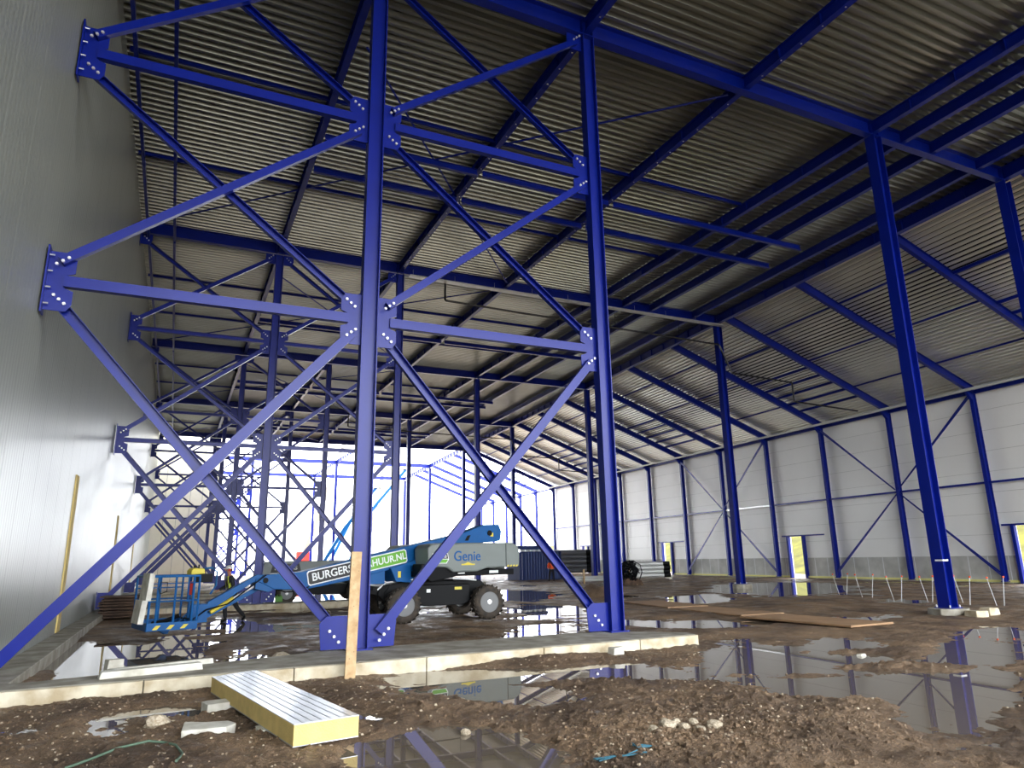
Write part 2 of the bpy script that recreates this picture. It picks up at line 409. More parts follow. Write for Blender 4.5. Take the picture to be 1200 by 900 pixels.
# sloping-roof purlins
for i in range(-4, NW - 1):
    ya, yb = YR(i), YR(i + 1)
    heavy = i in (1, 4, 7, 10, -2)
    fr = (.22, .48, .76) if not heavy else (.3, .52, .6, .68, .76, .84)
    for k, t in enumerate(fr):
        pa = Vector((X4(ya) * (1 - t) + XR(ya) * t, ya + .1, (ZG * (1 - t) + (ZE - .16) * t) + .45)); pb = Vector((X4(yb) * (1 - t) + XR(yb) * t, yb - .1, (ZG * (1 - t) + (ZE - .16) * t) + .45))
        o = MB().bar(pa, pb, .09, .09 if not heavy else .16).build('purlin', BLUE)
        tag(o, f"slim blue purlin of the sloping roof, {NUM[k]} down from ridge, {NUM[i + 4]} rafter bay from camera", 'purlin', 'purlins of the sloping roof', 'thing')
    # eave beam
    o = MB().ibeam((XR(ya) - .3, ya + .1, ZE - .02), (XR(yb) - .3, yb - .1, ZE - .02), .12, .24, t=.012).build('eave_beam', BLUE)
    tag(o, f"blue eave beam along the top of right wall, {NUM[i + 4]} rafter bay from camera", 'beam', 'eave beams', 'thing')
    # mid rail
    if i >= -1:
        o = MB().bar((XR(ya) - .3, ya + .1, 5.45), (XR(yb) - .3, yb - .1, 5.45), .08, .12).build('mid_rail', BLUE if i in (-1, 0, 1, 2) or i > 3 else GALV)
        tag(o, f"thin horizontal rail half-way up the right wall, {NUM[i + 4]} rafter bay from camera", 'rail', 'mid-height rails', 'thing')
# X bracing on the right wall
for c in (1, 4):
    for s in (-1, 1):
        ya = YR(c); yb = YR(c + s)
        for k, (z0, z1) in enumerate(((5.6, ZE - .35), (5.3, .25))):
            for off in (0, .14):
                o = MB().bar((XR(ya) - .3 - .21 + .09 * k, ya + s * .12, z0), (XR(yb) - .3 - .21 + .09 * k, yb - s * .12, z1 + off), .05, .07).build('wall_brace', BLUE)
                tag(o, f"thin {'upper' if k == 0 else 'lower'} brace, {'top' if off else 'under'} rod of pair, {'camera' if s < 0 else 'rear'} side, {'near' if c == 1 else 'far'} right-wall cross", 'brace', 'cross bracing on the right wall', 'thing')

# ---------------------------------------------------------------- roof decks (real corrugation)
def deck_flat():
    P = .30; dep = .13; v = []; f = []
    prof = []; y = YS
    while y < YE:
        prof += [(y, ZD + dep), (y + .12, ZD + dep), (y + .17, ZD), (y + .25, ZD)]; y += P
    prof.append((y, ZD + dep))
    nx = 0
    xs = lambda yy: [XW, 14.8, X4(yy) + .05]
    for (yy, z) in prof:
        for x in xs(yy): v.append((x, yy, z))
    for i in range(len(prof) - 1):
        for k in range(2): f.append((i * 3 + k, i * 3 + k + 1, (i + 1) * 3 + k + 1, (i + 1) * 3 + k))
    n = len(v)
    m = MB(); m.v = v; m.f = f
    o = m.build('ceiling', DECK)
    t = MB().prism([(XW - .2, YS), (X4(YS) + .1, YS), (X4(YE) + .1, YE), (XW - .2, YE)], ZD + .14, ZD + .3, 'xy').build('roof_insulation', DARK, o)
    return struct(o)
deck_flat()
def deck_slope():
    m = MB(); n = 48; dep = .13; prof = []
    for k in range(n):
        for a, d in ((0, dep), (.33, dep), (.45, 0), (.88, 0)): prof.append(((k + a) / n, d))
    prof.append((1, dep)); ys = (YS, YR(10) + .1); v = []; f = []
    for yy in ys:
        for t, d in prof: v.append(((X4(yy)) * (1 - t) + (XR(yy) + .3) * t, yy, (ZD + .02) * (1 - t) + (ZE + .33) * t + d))
    N = len(prof)
    for i in range(N - 1): f.append((i, i + 1, N + i + 1, N + i))
    m.v = v; m.f = f; o = m.build('ceiling', DECK_LIT)
    mb = MB(); vv = []
    for dz in (.14, .3):
        for yy in ys:
            vv += [(X4(yy) - .1, yy, ZD + .04 + dz), (XR(yy) + .35, yy, ZE + .33 + dz)]
    mb.add(vv, [(0, 1, 3, 2), (4, 5, 7, 6), (0, 1, 5, 4), (2, 3, 7, 6), (0, 2, 6, 4), (1, 3, 7, 5)]); mb.build('roof_insulation', DARK, o)
    return struct(o)
deck_slope()

# ---------------------------------------------------------------- walls
# left wall: finely ribbed foil liner
def left_wall():
    prof = []; y = YS; j = 0
    while y < 90.2:
        prof += [(y, 0), (y + .03, .0024), (y + .10, .0024), (y + .13, 0)]; y += .18; j += 1
        if j % 8 == 0: prof += [(y, 0), (y + .006, -.002), (y + .014, -.002), (y + .02, 0)]; y += .03
    v = []; f = []
    for yy, d in prof:
        v += [(XW + d, yy, -.05), (XW + d, yy, 16.2)]
    for i in range(len(prof) - 1): f.append((2 * i, 2 * i + 2, 2 * i + 3, 2 * i + 1))
    m = MB(); m.v = v; m.f = f; o = m.build('wall_left', LINER)
    MB().box(XW - .3, XW - .03, YS, 90.2, -.4, 16.3).build('wall_core', WHITEP, o)
    return struct(o)
left_wall()
for k, (y0, y1, z1) in enumerate(((21.55, 22.1, 3.95), (38.0, 38.75, 3.9), (55.2, 56.2, 3.9))):
    struct(MB().box(XW + .0, XW + .035, y0, y1, -.0, z1).build(f'trim_{k + 1}', FOAM))
# rear beige partition
o = MB().box(XW, 4.55, 90.2, 90.5, -.5, 21)
o = o.build('wall_back', BEIGE); struct(o)
m = MB()
for x in (-1.3, .0, 1.3, 2.6): m.box(x - .015, x + .015, 90.185, 90.2, -.5, 21)
m.build('panel_joints', GREYP, o)

# right wall in pieces between door openings
doors = [(20.2, 24.15, 2.95), (40.0, 41.6, 2.92), (57.6, 59.2, 2.92), (75.3, 76.6, 2.95)]
def rw_pt(y, off=0): return (XR(y) + off, y)
def rw_slab(mb, ya, yb, z0, z1, o0=0, o1=.2):
    mb.prism([rw_pt(ya, o0), rw_pt(yb, o0), rw_pt(yb, o1), rw_pt(ya, o1)], z0, z1, 'xy')
YRE = YR(10) + .1
m = MB(); pl = MB(); jn = MB(); pj = MB(); ys = YS
for (a, b, h) in doors + [(YRE, YRE, 0)]:
    rw_slab(m, ys, a, 1.3, ZE + .34); rw_slab(pl, ys, a, -.35, 1.3, -.03, .2)
    for z in (2.5, 3.7, 4.9, 6.1, 7.3, 8.5, 9.7): rw_slab(jn, ys, a, z - .01, z + .01, -.003, 0)
    y = ys + .6
    while y < a - .2: rw_slab(pj, y, y + .05, -.3, 1.28, -.036, -.03); y += 1.2
    if h:
        rw_slab(m, a, b, h, ZE + .34)
        for z in (3.7, 4.9, 6.1, 7.3, 8.5, 9.7): rw_slab(jn, a, b, z - .012, z + .012, -.004, 0)
    ys = b
rw = struct(m.build('wall_right', WALLP)); jn.build('panel_joints', mat('panel_joint_grey', srgb(196, 196, 190), .6), rw)
pw = struct(pl.build('baseboard_right', PLINTH)); pj.build('plinth_joints', WHITEP, pw)
for k, (a, b, h) in enumerate(doors):
    d = empty(f'door_{k + 1}', (0, 0, 0)); struct(d)
    for yy, nm in ((a, 'near'), (b, 'far')):
        MB().prism([(XR(yy) - .25, yy - .09), (XR(yy) + .0, yy - .09), (XR(yy) + .0, yy + .09), (XR(yy) - .25, yy + .09)], -.2, h, 'xy').build('door_jamb', BLUE, d)
    MB().bar((XR(a) - .12, a - 2.0 if k else a - .1, h + .05), (XR(b) - .12, b + .6, h + .05), .1, .1).build('door_lintel', BLUE, d)
# yellow foam strip at the foot of the right wall
m = MB(); ys = YS
for (a, b, h) in doors + [(YRE, YRE, 0)]:
    rw_slab(m, ys, a, -.16, -.03, -.14, -.036); ys = b
struct(m.build('trim_4', mat('foot_foam', srgb(236, 232, 150), .8)))

# pale service pipe along the eave
root = empty('eave_pipe', (0, 0, 0), label='long pale pipe running below the rafter ends along the right wall', cat='pipe', kind='thing')
MB().tube([(XR(y) - 1.0, y, 10.90) for y in (-4, 20, 45, 65, 84.5)], .085, 10).build('pipe_run', PIPEG, root)
for i in range(-1, 11):
    MB().box(-.03, .03, -.03, .03, 0, .16).build('pipe_clamp', STEEL, root).location = (XR(YR(i)) - 1.0, YR(i) + .25, 10.95)
# black drain pipes
def drain(Y, xs, zt, lab):
    root = empty('drain_pipe', (0, 0, 0), label=lab, cat='pipe', group='black drain pipes', kind='thing')
    pts = [(xs, Y - .35, ZG - .02), (xs, Y - .35, zt)]
    x4 = X4(Y)
    MB().tube([(xs, Y - .35, ZG - .05), (xs, Y - .35, zt + .05), (xs + .05, Y - .35, zt), (x4 - .3, Y - .35, zt - .25)], .055, 8).build('drop_and_run', PIPE, root)
    MB().tube([(x4 - .3, Y - .35, zt - .25), (x4 + .5, Y - .35, 12.35), (x4 + 5.4, Y - .35, 12.2), (x4 + 5.45, Y - .35, 12.1), (x4 + 5.45, Y - .35, 11.0), (x4 + 5.6, Y - .35, 10.95), (XR(Y) - 2.8, Y - .35, 10.78)], .055, 8).build('lower_run', PIPE, root)
    m = MB(); m.tube([(21.5, Y - .35, zt - .12), (21.5, Y - .35, zt + 1.0)], .015, 6); m.tube([(26, Y - .35, zt - .16), (26, Y - .35, zt + 1.0)], .015, 6); m.build('hanger_rod', PIPE, root)
drain(ROWS[1], 11.3, 14.3, 'black drain pipe hung under the second cross girder, stepping down toward right wall')
drain(ROWS[3], 14.3, 14.3, 'far black drain pipe under the fourth cross girder, stepping down toward right wall')
root = empty('lit_flange_strip', (0, 0, 0), label='pale added strip imitating the lit flange underside of the second cross girder', cat='lit strip', kind='thing')  # added pale strip, imitates light on the underside of the girder flange
m = MB(); Y = ROWS[1] - .55
m.box(X2 + .3, X4(Y), Y - .15, Y + .15, 15.2, 15.21); m.build('lit_strip_face', GALV, root)
m = MB(); m.box(X2 + .3, X4(Y), Y - .155, Y - .15, 15.2, 15.27); m.box(X2 + .3, X4(Y), Y + .15, Y + .155, 15.2, 15.27); m.build('lit_strip_lips', GALV, root)
m = MB(); x = X2 + .5
while x < X4(Y): m.tube([(x, Y, 15.2), (x, Y, 15.6)], .008, 5); x += 2.2
m.build('lit_strip_hangers', GALV, root)
# ---------------------------------------------------------------- mud ground and water
def perlin(x, y, seed=0):
    rs = np.random.RandomState(seed); perm = rs.permutation(256); perm = np.concatenate([perm, perm, perm]); ang = rs.rand(256) * 2 * pi
    xi = np.floor(x).astype(np.int64); yi = np.floor(y).astype(np.int64); xf = x - xi; yf = y - yi
    u = xf ** 3 * (xf * (xf * 6 - 15) + 10); v = yf ** 3 * (yf * (yf * 6 - 15) + 10)
    def g(a, b, fx, fy):
        h = ang[perm[(perm[a & 255] + b) & 255]]
        return np.cos(h) * fx + np.sin(h) * fy
    n00 = g(xi, yi, xf, yf); n10 = g(xi + 1, yi, xf - 1, yf); n01 = g(xi, yi + 1, xf, yf - 1); n11 = g(xi + 1, yi + 1, xf - 1, yf - 1)
    return ((n00 * (1 - u) + n10 * u) * (1 - v) + (n01 * (1 - u) + n11 * u) * v) * 1.4
def fbm(x, y, sc, octv, seed=0, gain=.5):
    t = 0; a = 1; s = 0
    for k in range(octv):
        t = t + a * perlin(x * sc * 2 ** k + 13.7 * k, y * sc * 2 ** k - 7.1 * k, seed + k); s += a; a *= gain
    return t / s
WL = -.235
# puddles: centre, half-axis a (x,y), half-axis b (x,y), depth
PUD = [(-1.2,17.0,1.15,-.6,-.2,3.7,.1),(.26,17.7,.73,-.48,.02,3.3,.08),(1.61,16.11,.45,-.29,.23,2.3,.05),(-.5,10.1,.3,-.14,-.08,1.0,.08),(-1.34,10.29,.4,-.15,-.05,.3,.06),
 (.11,10.7,.6,-.3,0,.45,.08),(.77,9.15,.26,-.14,.03,.38,.04),(4.07,10.81,1.05,-.65,.49,1.2,.09),(5.37,10.94,1.35,-.84,.43,.8,.08),(4.6,9.1,.68,-.4,.5,.9,.07),(2.75,7.0,1.05,-.6,.3,.95,.12),
 (7.04,10.2,.92,-.58,.63,.9,.07),(1.83,7.4,.2,-.11,.16,.5,.05),(2.1,9.3,.5,-.3,.1,.5,.06),
 (9.96,10.9,.7,-.45,2.5,2.6,.09),(10.62,9.5,1.0,-.6,3.2,2.6,.1),(10.12,6.9,.8,-.5,3.8,2.3,.1),(7.9,7.3,.5,-.3,1.2,.8,.05),(15.66,9.65,.83,-.57,3.5,2.1,.07),
 (8.84,16.59,1.01,-.71,1.1,2.0,.07),(12.62,23.82,1.22,-1.01,1.25,2.36,.06),(12.25,19.44,1.14,-.88,1.36,2.15,.06),(13.57,16.3,1.58,-1.19,1.1,1.2,.07),(18.77,15.4,1.12,-.88,2.1,1.5,.06),(17.11,34.92,1.25,-1.25,2.64,5.37,.06),
 (30.98,30.68,2.6,-2.97,5.79,5.68,.07),(20.54,24.74,1.02,-.94,2.75,3.28,.06),(24.9,18.7,1.07,-.97,2.1,1.5,.06),(2.4,22.67,.87,-.63,.15,1.49,.05),(6.42,38.1,2.12,-1.95,1.21,7.24,.07),(2.0,25.1,.6,-.45,.13,1.8,.05),(4.6,19.97,.25,-.18,.19,.7,.05),(2.34,8.9,.27,-.16,.09,.34,.04)]
MND = [(5.67,6.3,1.71,-.97,1.1,1.18,.07),(0.3,8.2,1.5,-.85,0,.8,.035),(17.0,19.6,3.1,-2.5,3.1,2.6,.05),(5.47,9.85,1.09,-.67,.12,.2,.045),(3.99,8.5,1.47,-.86,.09,.2,.05),(21.65,19.2,2.3,-1.96,3.4,2.4,.05),
 (11.9,10.02,1.29,-.85,.21,.17,.06),(11.2,8.15,1.33,-.85,.42,.29,.06),(7.3,7.13,1.0,-.59,.38,.35,.06),(9.0,8.6,.9,-.55,.3,.2,.05),(6.5,12.0,1.5,-.1,0,.25,.06),(1.0,11.55,.9,0,0,.25,.05),(18.6,29.6,.6,-.4,.4,.7,.5),(18.2,30.4,.4,-.3,.3,.4,.25),
 (26.6,16.9,1.1,-.9,5,3.5,.03),(3.0,16.8,1.3,-.6,.3,1.6,.03),(5.5,17.5,1.5,-.7,.3,2.5,.03),(-1.9,14.4,.25,0,.0,1.6,.05),(7.6,21.9,2.6,0,0,2.0,.04)]
def blob(X, Y, e):
    cx, cy, ax, ay, bx, by, d = e
    det = ax * by - ay * bx
    u = ((X - cx) * by - (Y - cy) * bx) / det; v = (-(X - cx) * ay + (Y - cy) * ax) / det
    q = np.clip(1.45 - np.sqrt(u * u + v * v), 0, 1); return d * q * q * (3 - 2 * q)
def ground_z(X, Y, detail=True):
    big = fbm(X, Y, .16, 3, 1); mid = fbm(X, Y, .8, 4, 11); fine = fbm(X, Y, 4.5, 4, 31, .6)
    amp = np.clip((60 - Y) / 40, .25, 1)
    z = -.186 - .024 * np.clip((Y - 15) / 6, 0, 1) + .03 * big + .045 * mid + .03 * fine * amp
    for e in PUD: z = z - .84 * blob(X, Y, e)
    crumb = fbm(X, Y, 6.5, 2, 63, .8); z = z + .02 * crumb * np.clip((22 - Y) / 8, .2, 1)
    for e in MND: z = z + blob(X, Y, e)
    # tyre ruts running across the hall
    w = np.clip(1 - np.abs(Y - 19.5 + .18 * (X - 14)) / 3.5, 0, 1) * np.clip((X - 8) / 4, 0, 1) * np.clip((30 - X) / 4, 0, 1)
    z = z + w * .012 * np.sin((Y + .18 * X) * 5.5)
    # many small irregular wet hollows
    h1 = fbm(X * .6, Y, .55, 4, 91); z = z - .05 * np.clip(h1 - .10, 0, .3) / .3 * np.clip((Y - 14) / 3, 0, 1)
    h2 = fbm(X, Y, 1.3, 4, 55); z = z - .05 * np.clip(h2 - .16, 0, .3) / .3 * np.clip((14 - Y) / 3, 0, 1)
    # clods
    cl = np.clip(fbm(X, Y, 9, 2, 77) - .12, 0, 1)
    near = np.clip((13 - Y) / 4, 0, 1)
    z = z + near * cl * .10 * np.clip((z - WL) / .03, 0, 1)
    inside = (X > XW) * 1.0
    return z
def axis(segs):
    out = [segs[0][0]]
    for a, b, st in segs:
        n = max(1, int(round((b - a) / st))); out += [a + (b - a) * k / n for k in range(1, n + 1)]
    return np.array(out)
gx = axis([(XW - .25, 12, .04), (12, 18, .08), (18, 46, .16), (46, 62, 1.5)])
gy = axis([(-26, 4, .6), (4, 6, .06), (6, 14, .035), (14, 22, .07), (22, 40, .13), (40, 90, .35), (90, 135, 1.5)])
GX, GY = np.meshgrid(gx, gy); GZ = ground_z(GX, GY)
ny, nx = GX.shape
me = bpy.data.meshes.new('floor'); me.vertices.add(nx * ny)
me.vertices.foreach_set('co', np.stack([GX, GY, GZ], -1).astype(np.float32).ravel())
idx = np.arange(nx * ny).reshape(ny, nx); q = np.stack([idx[:-1, :-1], idx[:-1, 1:], idx[1:, 1:], idx[1:, :-1]], -1).reshape(-1)
nq = (nx - 1) * (ny - 1); me.loops.add(nq * 4); me.polygons.add(nq)
me.loops.foreach_set('vertex_index', q.astype(np.int32)); me.polygons.foreach_set('loop_start', np.arange(0, nq * 4, 4, dtype=np.int32))
me.polygons.foreach_set('use_smooth', np.ones(nq, dtype=bool)); me.update(calc_edges=True); me.materials.append(MUD)
fl = bpy.data.objects.new('floor', me); COL.objects.link(fl); struct(fl)
def gz(x, y): return float(ground_z(np.array([x], float), np.array([y], float))[0])
wat = MB().add([(XW + .02, -26, WL), (62, -26, WL), (62, 135, WL), (XW + .02, 135, WL)], [(0, 1, 2, 3)]).build('puddle_water', WATER)
tag(wat, 'still brown rain water lying in puddles all over the mud floor', 'water', kind='stuff')
# land around the hall, with a grassy bank at the far side
def land():
    g = MB().prism([(-150, -90), (300, -90), (300, 150), (-150, 150)], -1.2, -.52, 'xy').build('site_ground', mat('site_gravel', srgb(128, 122, 114), .9, col2=srgb(96, 88, 80), vscale=.3)); struct(g)
    m = MB(); v = []; f = []
    prof = [(0, -.6), (5, .6), (10, 2.6), (16, 5.2), (22, 6.6), (30, 7.0), (60, 7.0)]
    path = [(47, -60), (50, 25), (53, 80), (60, 115), (72, 150), (85, 182), (100, 215)]
    nr = [(1, 0), (1, 0), (1, 0), (1, .0), (1, 0), (1, .1), (1, .2)]; hs = [1] * 7
    sub = []
    for i in range(len(path) - 1):
        for k in range(8):
            t = k / 8; sub.append(tuple(a * (1 - t) + b * t for a, b in zip((*path[i], *nr[i], hs[i]), (*path[i + 1], *nr[i + 1], hs[i + 1]))))
    for (px, py, nx_, ny_, h) in sub:
        for d, z in prof: v.append((px + nx_ * d, py + ny_ * d, -.6 + (z + .6) * h + .2 * math.sin(px * .5 + d) * math.cos(py * .4)))
    n = len(prof)
    for j in range(len(sub) - 1):
        for i in range(n - 1): f.append((j * n + i, j * n + i + 1, (j + 1) * n + i + 1, (j + 1) * n + i))
    m.v = v; m.f = f; o = m.build('grass_bank', GRASS, smooth=True); struct(o, 'yellow green grass bank beyond the hall')
land()

# foundation beams
def beam_strip(name, poly, z0, z1, lab, front=None, cat='kerb'):
    r = empty(name, (0, 0, 0), label=lab, cat=cat, kind='thing')
    MB().prism(poly, z0, z1, 'xy').build('concrete_beam', CONC, r, bevel=.015)
    if front:
        n = len(front)
        m = MB()
        for (xa, ya), (xb, yb) in zip(front[:-1], front[1:]):
            m.prism([(xa, ya), (xa, ya - .09), (xb - .015, yb - .09), (xb - .015, yb)], z0, z1 - .01, 'xy')
        m.build('edge_formwork', CONCL, r, bevel=.01)
    return r
beam_strip('foundation_kerb', [(XW, 12.05), (10.1, 12.38), (10.2, 12.75), (8.9, 14.12), (3.0, 14.05), (.65, 13.35), (-1.6, 12.75), (XW, 12.7)], -.45, 0,
    'long concrete foundation kerb crossing the foreground under the nearest braced frame', [(XW, 12.05), (-.2, 12.1), (1.9, 12.16), (4.1, 12.22), (6.4, 12.28), (8.6, 12.34), (10.1, 12.38)])
beam_strip('foundation_kerb', [(XW, 12.7), (-1.95, 12.72), (-1.98, 31.1), (XW, 31.1)], -.45, -.005, 'concrete kerb along the foot of the foil wall, in front of second frame')
beam_strip('foundation_kerb', [(XW, 31.1), (9.8, 31.1), (9.8, 32.2), (XW, 32.2)], -.45, -.003, 'concrete foundation kerb crossing under the second braced frame', [(XW, 31.1), (0, 31.1), (2.5, 31.1), (5, 31.1), (7.5, 31.1), (9.8, 31.1)])
beam_strip('foundation_kerb', [(XW, 48.8), (9.8, 48.8), (9.8, 50), (XW, 50)], -.45, -.003, 'distant concrete foundation kerb under the third braced frame')
beam_strip('foundation_kerb', [(XW, 32.25), (-1.98, 32.25), (-1.98, 48.75), (XW, 48.75)], -.45, -.005, 'concrete kerb along the foil wall, behind the second frame')

# ---------------------------------------------------------------- foreground things
# insulated panel off-cut resting on blocks
P = [Vector((.66, 11.37, .06)), Vector((1.28, 11.71, .06)), Vector((1.90, 7.79, .06)), Vector((1.23, 7.67, .06))]
root = empty('insulated_panel', (1.25, 9.6, 0), label='insulated sandwich panel offcut with ribbed metal skin and yellow core, lying on blocks', cat='panel', kind='thing')
def slabpoly(mb, Q, z0, z1): return mb.prism([(p.x - 1.25, p.y - 9.6) for p in Q], z0, z1, 'xy')
slabpoly(MB(), P, -.14, .052).build('foam_core', FOAM, root, bevel=.004)
def lerp(a, b, t): return a + (b - a) * t
m = MB()
e = [0, .02]
for k in range(6): c = (k + .5) / 6 + .04; e += [c - .012, c - .006, c + .006, c + .012]
zz = []
slabpoly(m, P, .052, .06)
m.build('top_skin', PANELM, root)
m = MB()
for k in range(1, 7):
    t = k / 7
    a = lerp(P[0], P[1], t); b = lerp(P[3], P[2], t); w = (P[1] - P[0]).normalized() * .006
    m.prism([(a.x - w.x - 1.25, a.y - w.y - 9.6), (a.x + w.x - 1.25, a.y + w.y - 9.6), (b.x + w.x - 1.25, b.y + w.y - 9.6), (b.x - w.x - 1.25, b.y - w.y - 9.6)], .0595, .0615, 'xy')
m.build('skin_grooves', GREYP, root)
slabpoly(MB(), P, -.148, -.14).build('bottom_skin', PANELM, root)
# broken white foam blocks
def chunk(name, poly, h, x, y, z, mt, lab, cat, grp=None, rz=0, tilt=0, bev=.012, j=.015):
    rr = random.Random(int(x * 997 + y * 131)); n = len(poly)
    v = [(a + rr.uniform(-j, j), b + rr.uniform(-j, j), 0) for a, b in poly] + [(a * .95 + rr.uniform(-j, j), b * .95 + rr.uniform(-j, j), h + rr.uniform(-j, j)) for a, b in poly]
    m = MB().add(v, [tuple(range(n))[::-1], tuple(range(n, 2 * n))] + [(i, (i + 1) % n, (i + 1) % n + n, i + n) for i in range(n)])
    o = m.build(name, mt, bevel=bev); o.location = (x, y, z); o.rotation_euler = (tilt, 0, rz); return tag(o, lab, cat, grp, 'thing')
chunk('foam_block', [(-.27, -.2), (.2, -.22), (.3, -.02), (.24, .16), (-.02, .12), (-.25, .2)], .13, .52, 9.0, gz(.52, 9.0) - .015, WHITE, 'broken white foam block lying flat in front of the panel offcut', 'block', 'white foam blocks')
chunk('foam_block', [(-.22, -.13), (.22, -.13), (.22, .13), (-.22, .13)], .13, .74, 10.35, gz(.74, 10.35) - .02, WHITE, 'white foam block propping the far left part of the panel offcut', 'block', 'white foam blocks', rz=.28)
chunk('foam_block', [(-.2, -.14), (.24, -.14), (.24, .14), (-.2, .14)], .125, 1.2, 8.75, -.275, WHITE, 'white foam block under the near end of the panel offcut', 'block', 'white foam blocks', rz=.1)
chunk('foam_block', [(-.16, -.12), (.16, -.1), (.14, .12), (-.15, .1)], .10, 1.55, 10.6, -.25, WHITE, 'small white block half hidden under the far end of the panel offcut', 'block', 'white foam blocks', rz=.1)
chunk('concrete_lintel', [(-.72, -.1), (.72, -.1), (.72, .1), (-.72, .1)], .1, -.12, 12.62, .0, WHITE, 'long pale lintel block lying on the foreground kerb, front one', 'block', 'pale lintels on the kerb', rz=.2, j=.008)
chunk('concrete_lintel', [(-.85, -.1), (.8, -.1), (.75, .14), (-.85, .14)], .2, .05, 13.5, -.16, WHITE, 'long pale lintel block behind the front one, partly in the puddle', 'block', 'pale lintels on the kerb', rz=.36, j=.008)
chunk('foam_block', [(-.13, -.13), (.13, -.13), (.11, .11), (-.13, .13)], .34, -.75, 14.6, -.3, WHITE, 'upright white block standing in the left puddle behind the kerb', 'block', 'white foam blocks', rz=.3)
chunk('foam_block', [(-.12, -.1), (.12, -.1), (.12, .1), (-.12, .1)], .14, 7.75, 11.85, gz(7.75, 11.85) - .01, WHITE, 'small white cube block leaning on the kerb near the outer column', 'block', 'white foam blocks', rz=.1)
chunk('timber_offcut', [(-.09, -.05), (.09, -.05), (.09, .05), (-.09, .05)], .05, 11.6, 9.6, WL - .005, WHITE, 'small white foam scrap floating in the large right puddle', 'scrap', rz=.3)
# rock helper
def rock_mesh(seed, mt):
    import bmesh
    bm = bmesh.new(); bmesh.ops.create_icosphere(bm, subdivisions=2, radius=1)
    rr = np.random.RandomState(seed); w = rr.randn(6, 3)
    for v in bm.verts:
        d = np.array(v.co); s = 1 + .13 * sum(math.sin(3 * float(d @ k)) for k in w) / 2
        v.co = v.co * max(.6, min(1.4, s))
        v.co.z *= .7
    me = bpy.data.meshes.new('stone'); bm.to_mesh(me); bm.free(); me.materials.append(mt); return me
RM = [rock_mesh(k, STONE) for k in range(5)]
def rock(x, y, s, k, lab=None, grp='loose stones', cat='stone', sc=(1, 1, 1)):
    o = bpy.data.objects.new('stone', RM[k % 5]); COL.objects.link(o); o.location = (x, y, max(gz(x, y), WL) + s * .3); s *= 1.12; o.scale = (s * sc[0], s * sc[1], s * sc[2]); o.rotation_euler = (0, 0, k * 1.3)
    return tag(o, lab, cat, grp, 'thing')
rock(2.0, 14.3, .22, 1, 'brown grey rock on the far side of the kerb left of the inner column', sc=(1.3, .8, .7))
rock(0.0, 9.6, .12, 2, 'pale rock in the mud left of the broken foam block')
for k, (x, y, s, lab) in enumerate([(4.62, 6.45, .05, 'small pale stone at the left end of the stone cluster on the mud mound'), (4.80, 6.45, .085, 'largest pale stone of the cluster on the foreground mud mound'),
        (4.92, 6.33, .055, 'grey stone right beside the largest stone of the cluster'), (4.95, 6.5, .06, 'pale stone at the back middle of the stone cluster'), (5.07, 6.36, .045, 'small stone between cluster middle and its right end'),
        (5.22, 6.22, .07, 'flat pale stone at the right end of the stone cluster'), (4.98, 6.15, .05, 'brownish stone in front of the cluster middle')]):
    rock(x, y, s, k, lab, 'pale stones on the mud mound')
rock(2.75, 5.95, .06, 3, 'brown stone in the bottom centre puddle')
rock(3.05, 7.7, .05, 4, 'tan stone at the edge of the bottom centre puddle')
# pale rubble at the middle-line column footing
chunk('rubble_lump', [(-.3, -.2), (.1, -.28), (.3, -.1), (.25, .2), (-.2, .22)], .2, 20.5, 13.0, -.22, CONCL, 'pale broken lump at the footing of the nearest middle column, left one', 'rubble', 'pale lumps by the footing')
chunk('rubble_lump', [(-.28, -.2), (.2, -.2), (.3, .1), (0, .24), (-.25, .12)], .24, 21.15, 13.05, -.22, CONCL, 'pale broken lump at the footing of the nearest middle column, right one', 'rubble', 'pale lumps by the footing')
# timber board standing in the mud in front of the inner column
root = empty('timber_board', (2.72, 11.86, -.3), label='upright raw timber board standing in front of the nearest inner column', cat='board', kind='thing')
MB().box(-.085, .085, -.02, .02, 0, 2.06, Matrix.Rotation(math.radians(1.2), 4, 'Y')).build('board_plank', WOOD, root, bevel=.004)
m = MB()
for z, dx in ((.4, -.03), (.5, .04), (.72, -.05), (.9, .05), (1.2, 0), (1.55, -.02), (1.75, .05), (1.85, -.04)): m.lathe([(-.0225, .006), (-.02, .006)], 8, (dx + z * .02, 0, z), 'y')
m.build('nail_marks', WOODD, root)
# gravel scattered on mud (uncountable)
rr = np.random.RandomState(5); gv = []; gf = []
base = [(-1, -.8, 0), (1, -.7, 0), (.8, .9, 0), (-.9, .8, 0), (-.5, -.4, .8), (.5, -.5, .9), (.5, .5, .7), (-.5, .4, .8)]
bf = [(0, 1, 5, 4), (1, 2, 6, 5), (2, 3, 7, 6), (3, 0, 4, 7), (4, 5, 6, 7)]
cx = np.concatenate([rr.uniform(-2, 12, 4200), rr.normal(4.9, .9, 700), rr.uniform(-2, 3, 600)]); cy = np.concatenate([rr.uniform(5.5, 13.8, 4200), rr.normal(6.3, .6, 700), rr.uniform(6, 12, 600)])
cz = ground_z(cx, cy)
for x, y, z in zip(cx, cy, cz):
    if z < WL + .004: continue
    s = .006 + .016 * rr.rand() ** 3; a = rr.rand() * 6.28; c_, s_ = math.cos(a), math.sin(a); o = len(gv)
    for p in base: gv.append((x + s * (p[0] * c_ - p[1] * s_), y + s * (p[0] * s_ + p[1] * c_), z - s * .2 + s * p[2]))
    gf += [tuple(o + i for i in q) for q in bf]
m = MB(); m.v = gv; m.f = gf
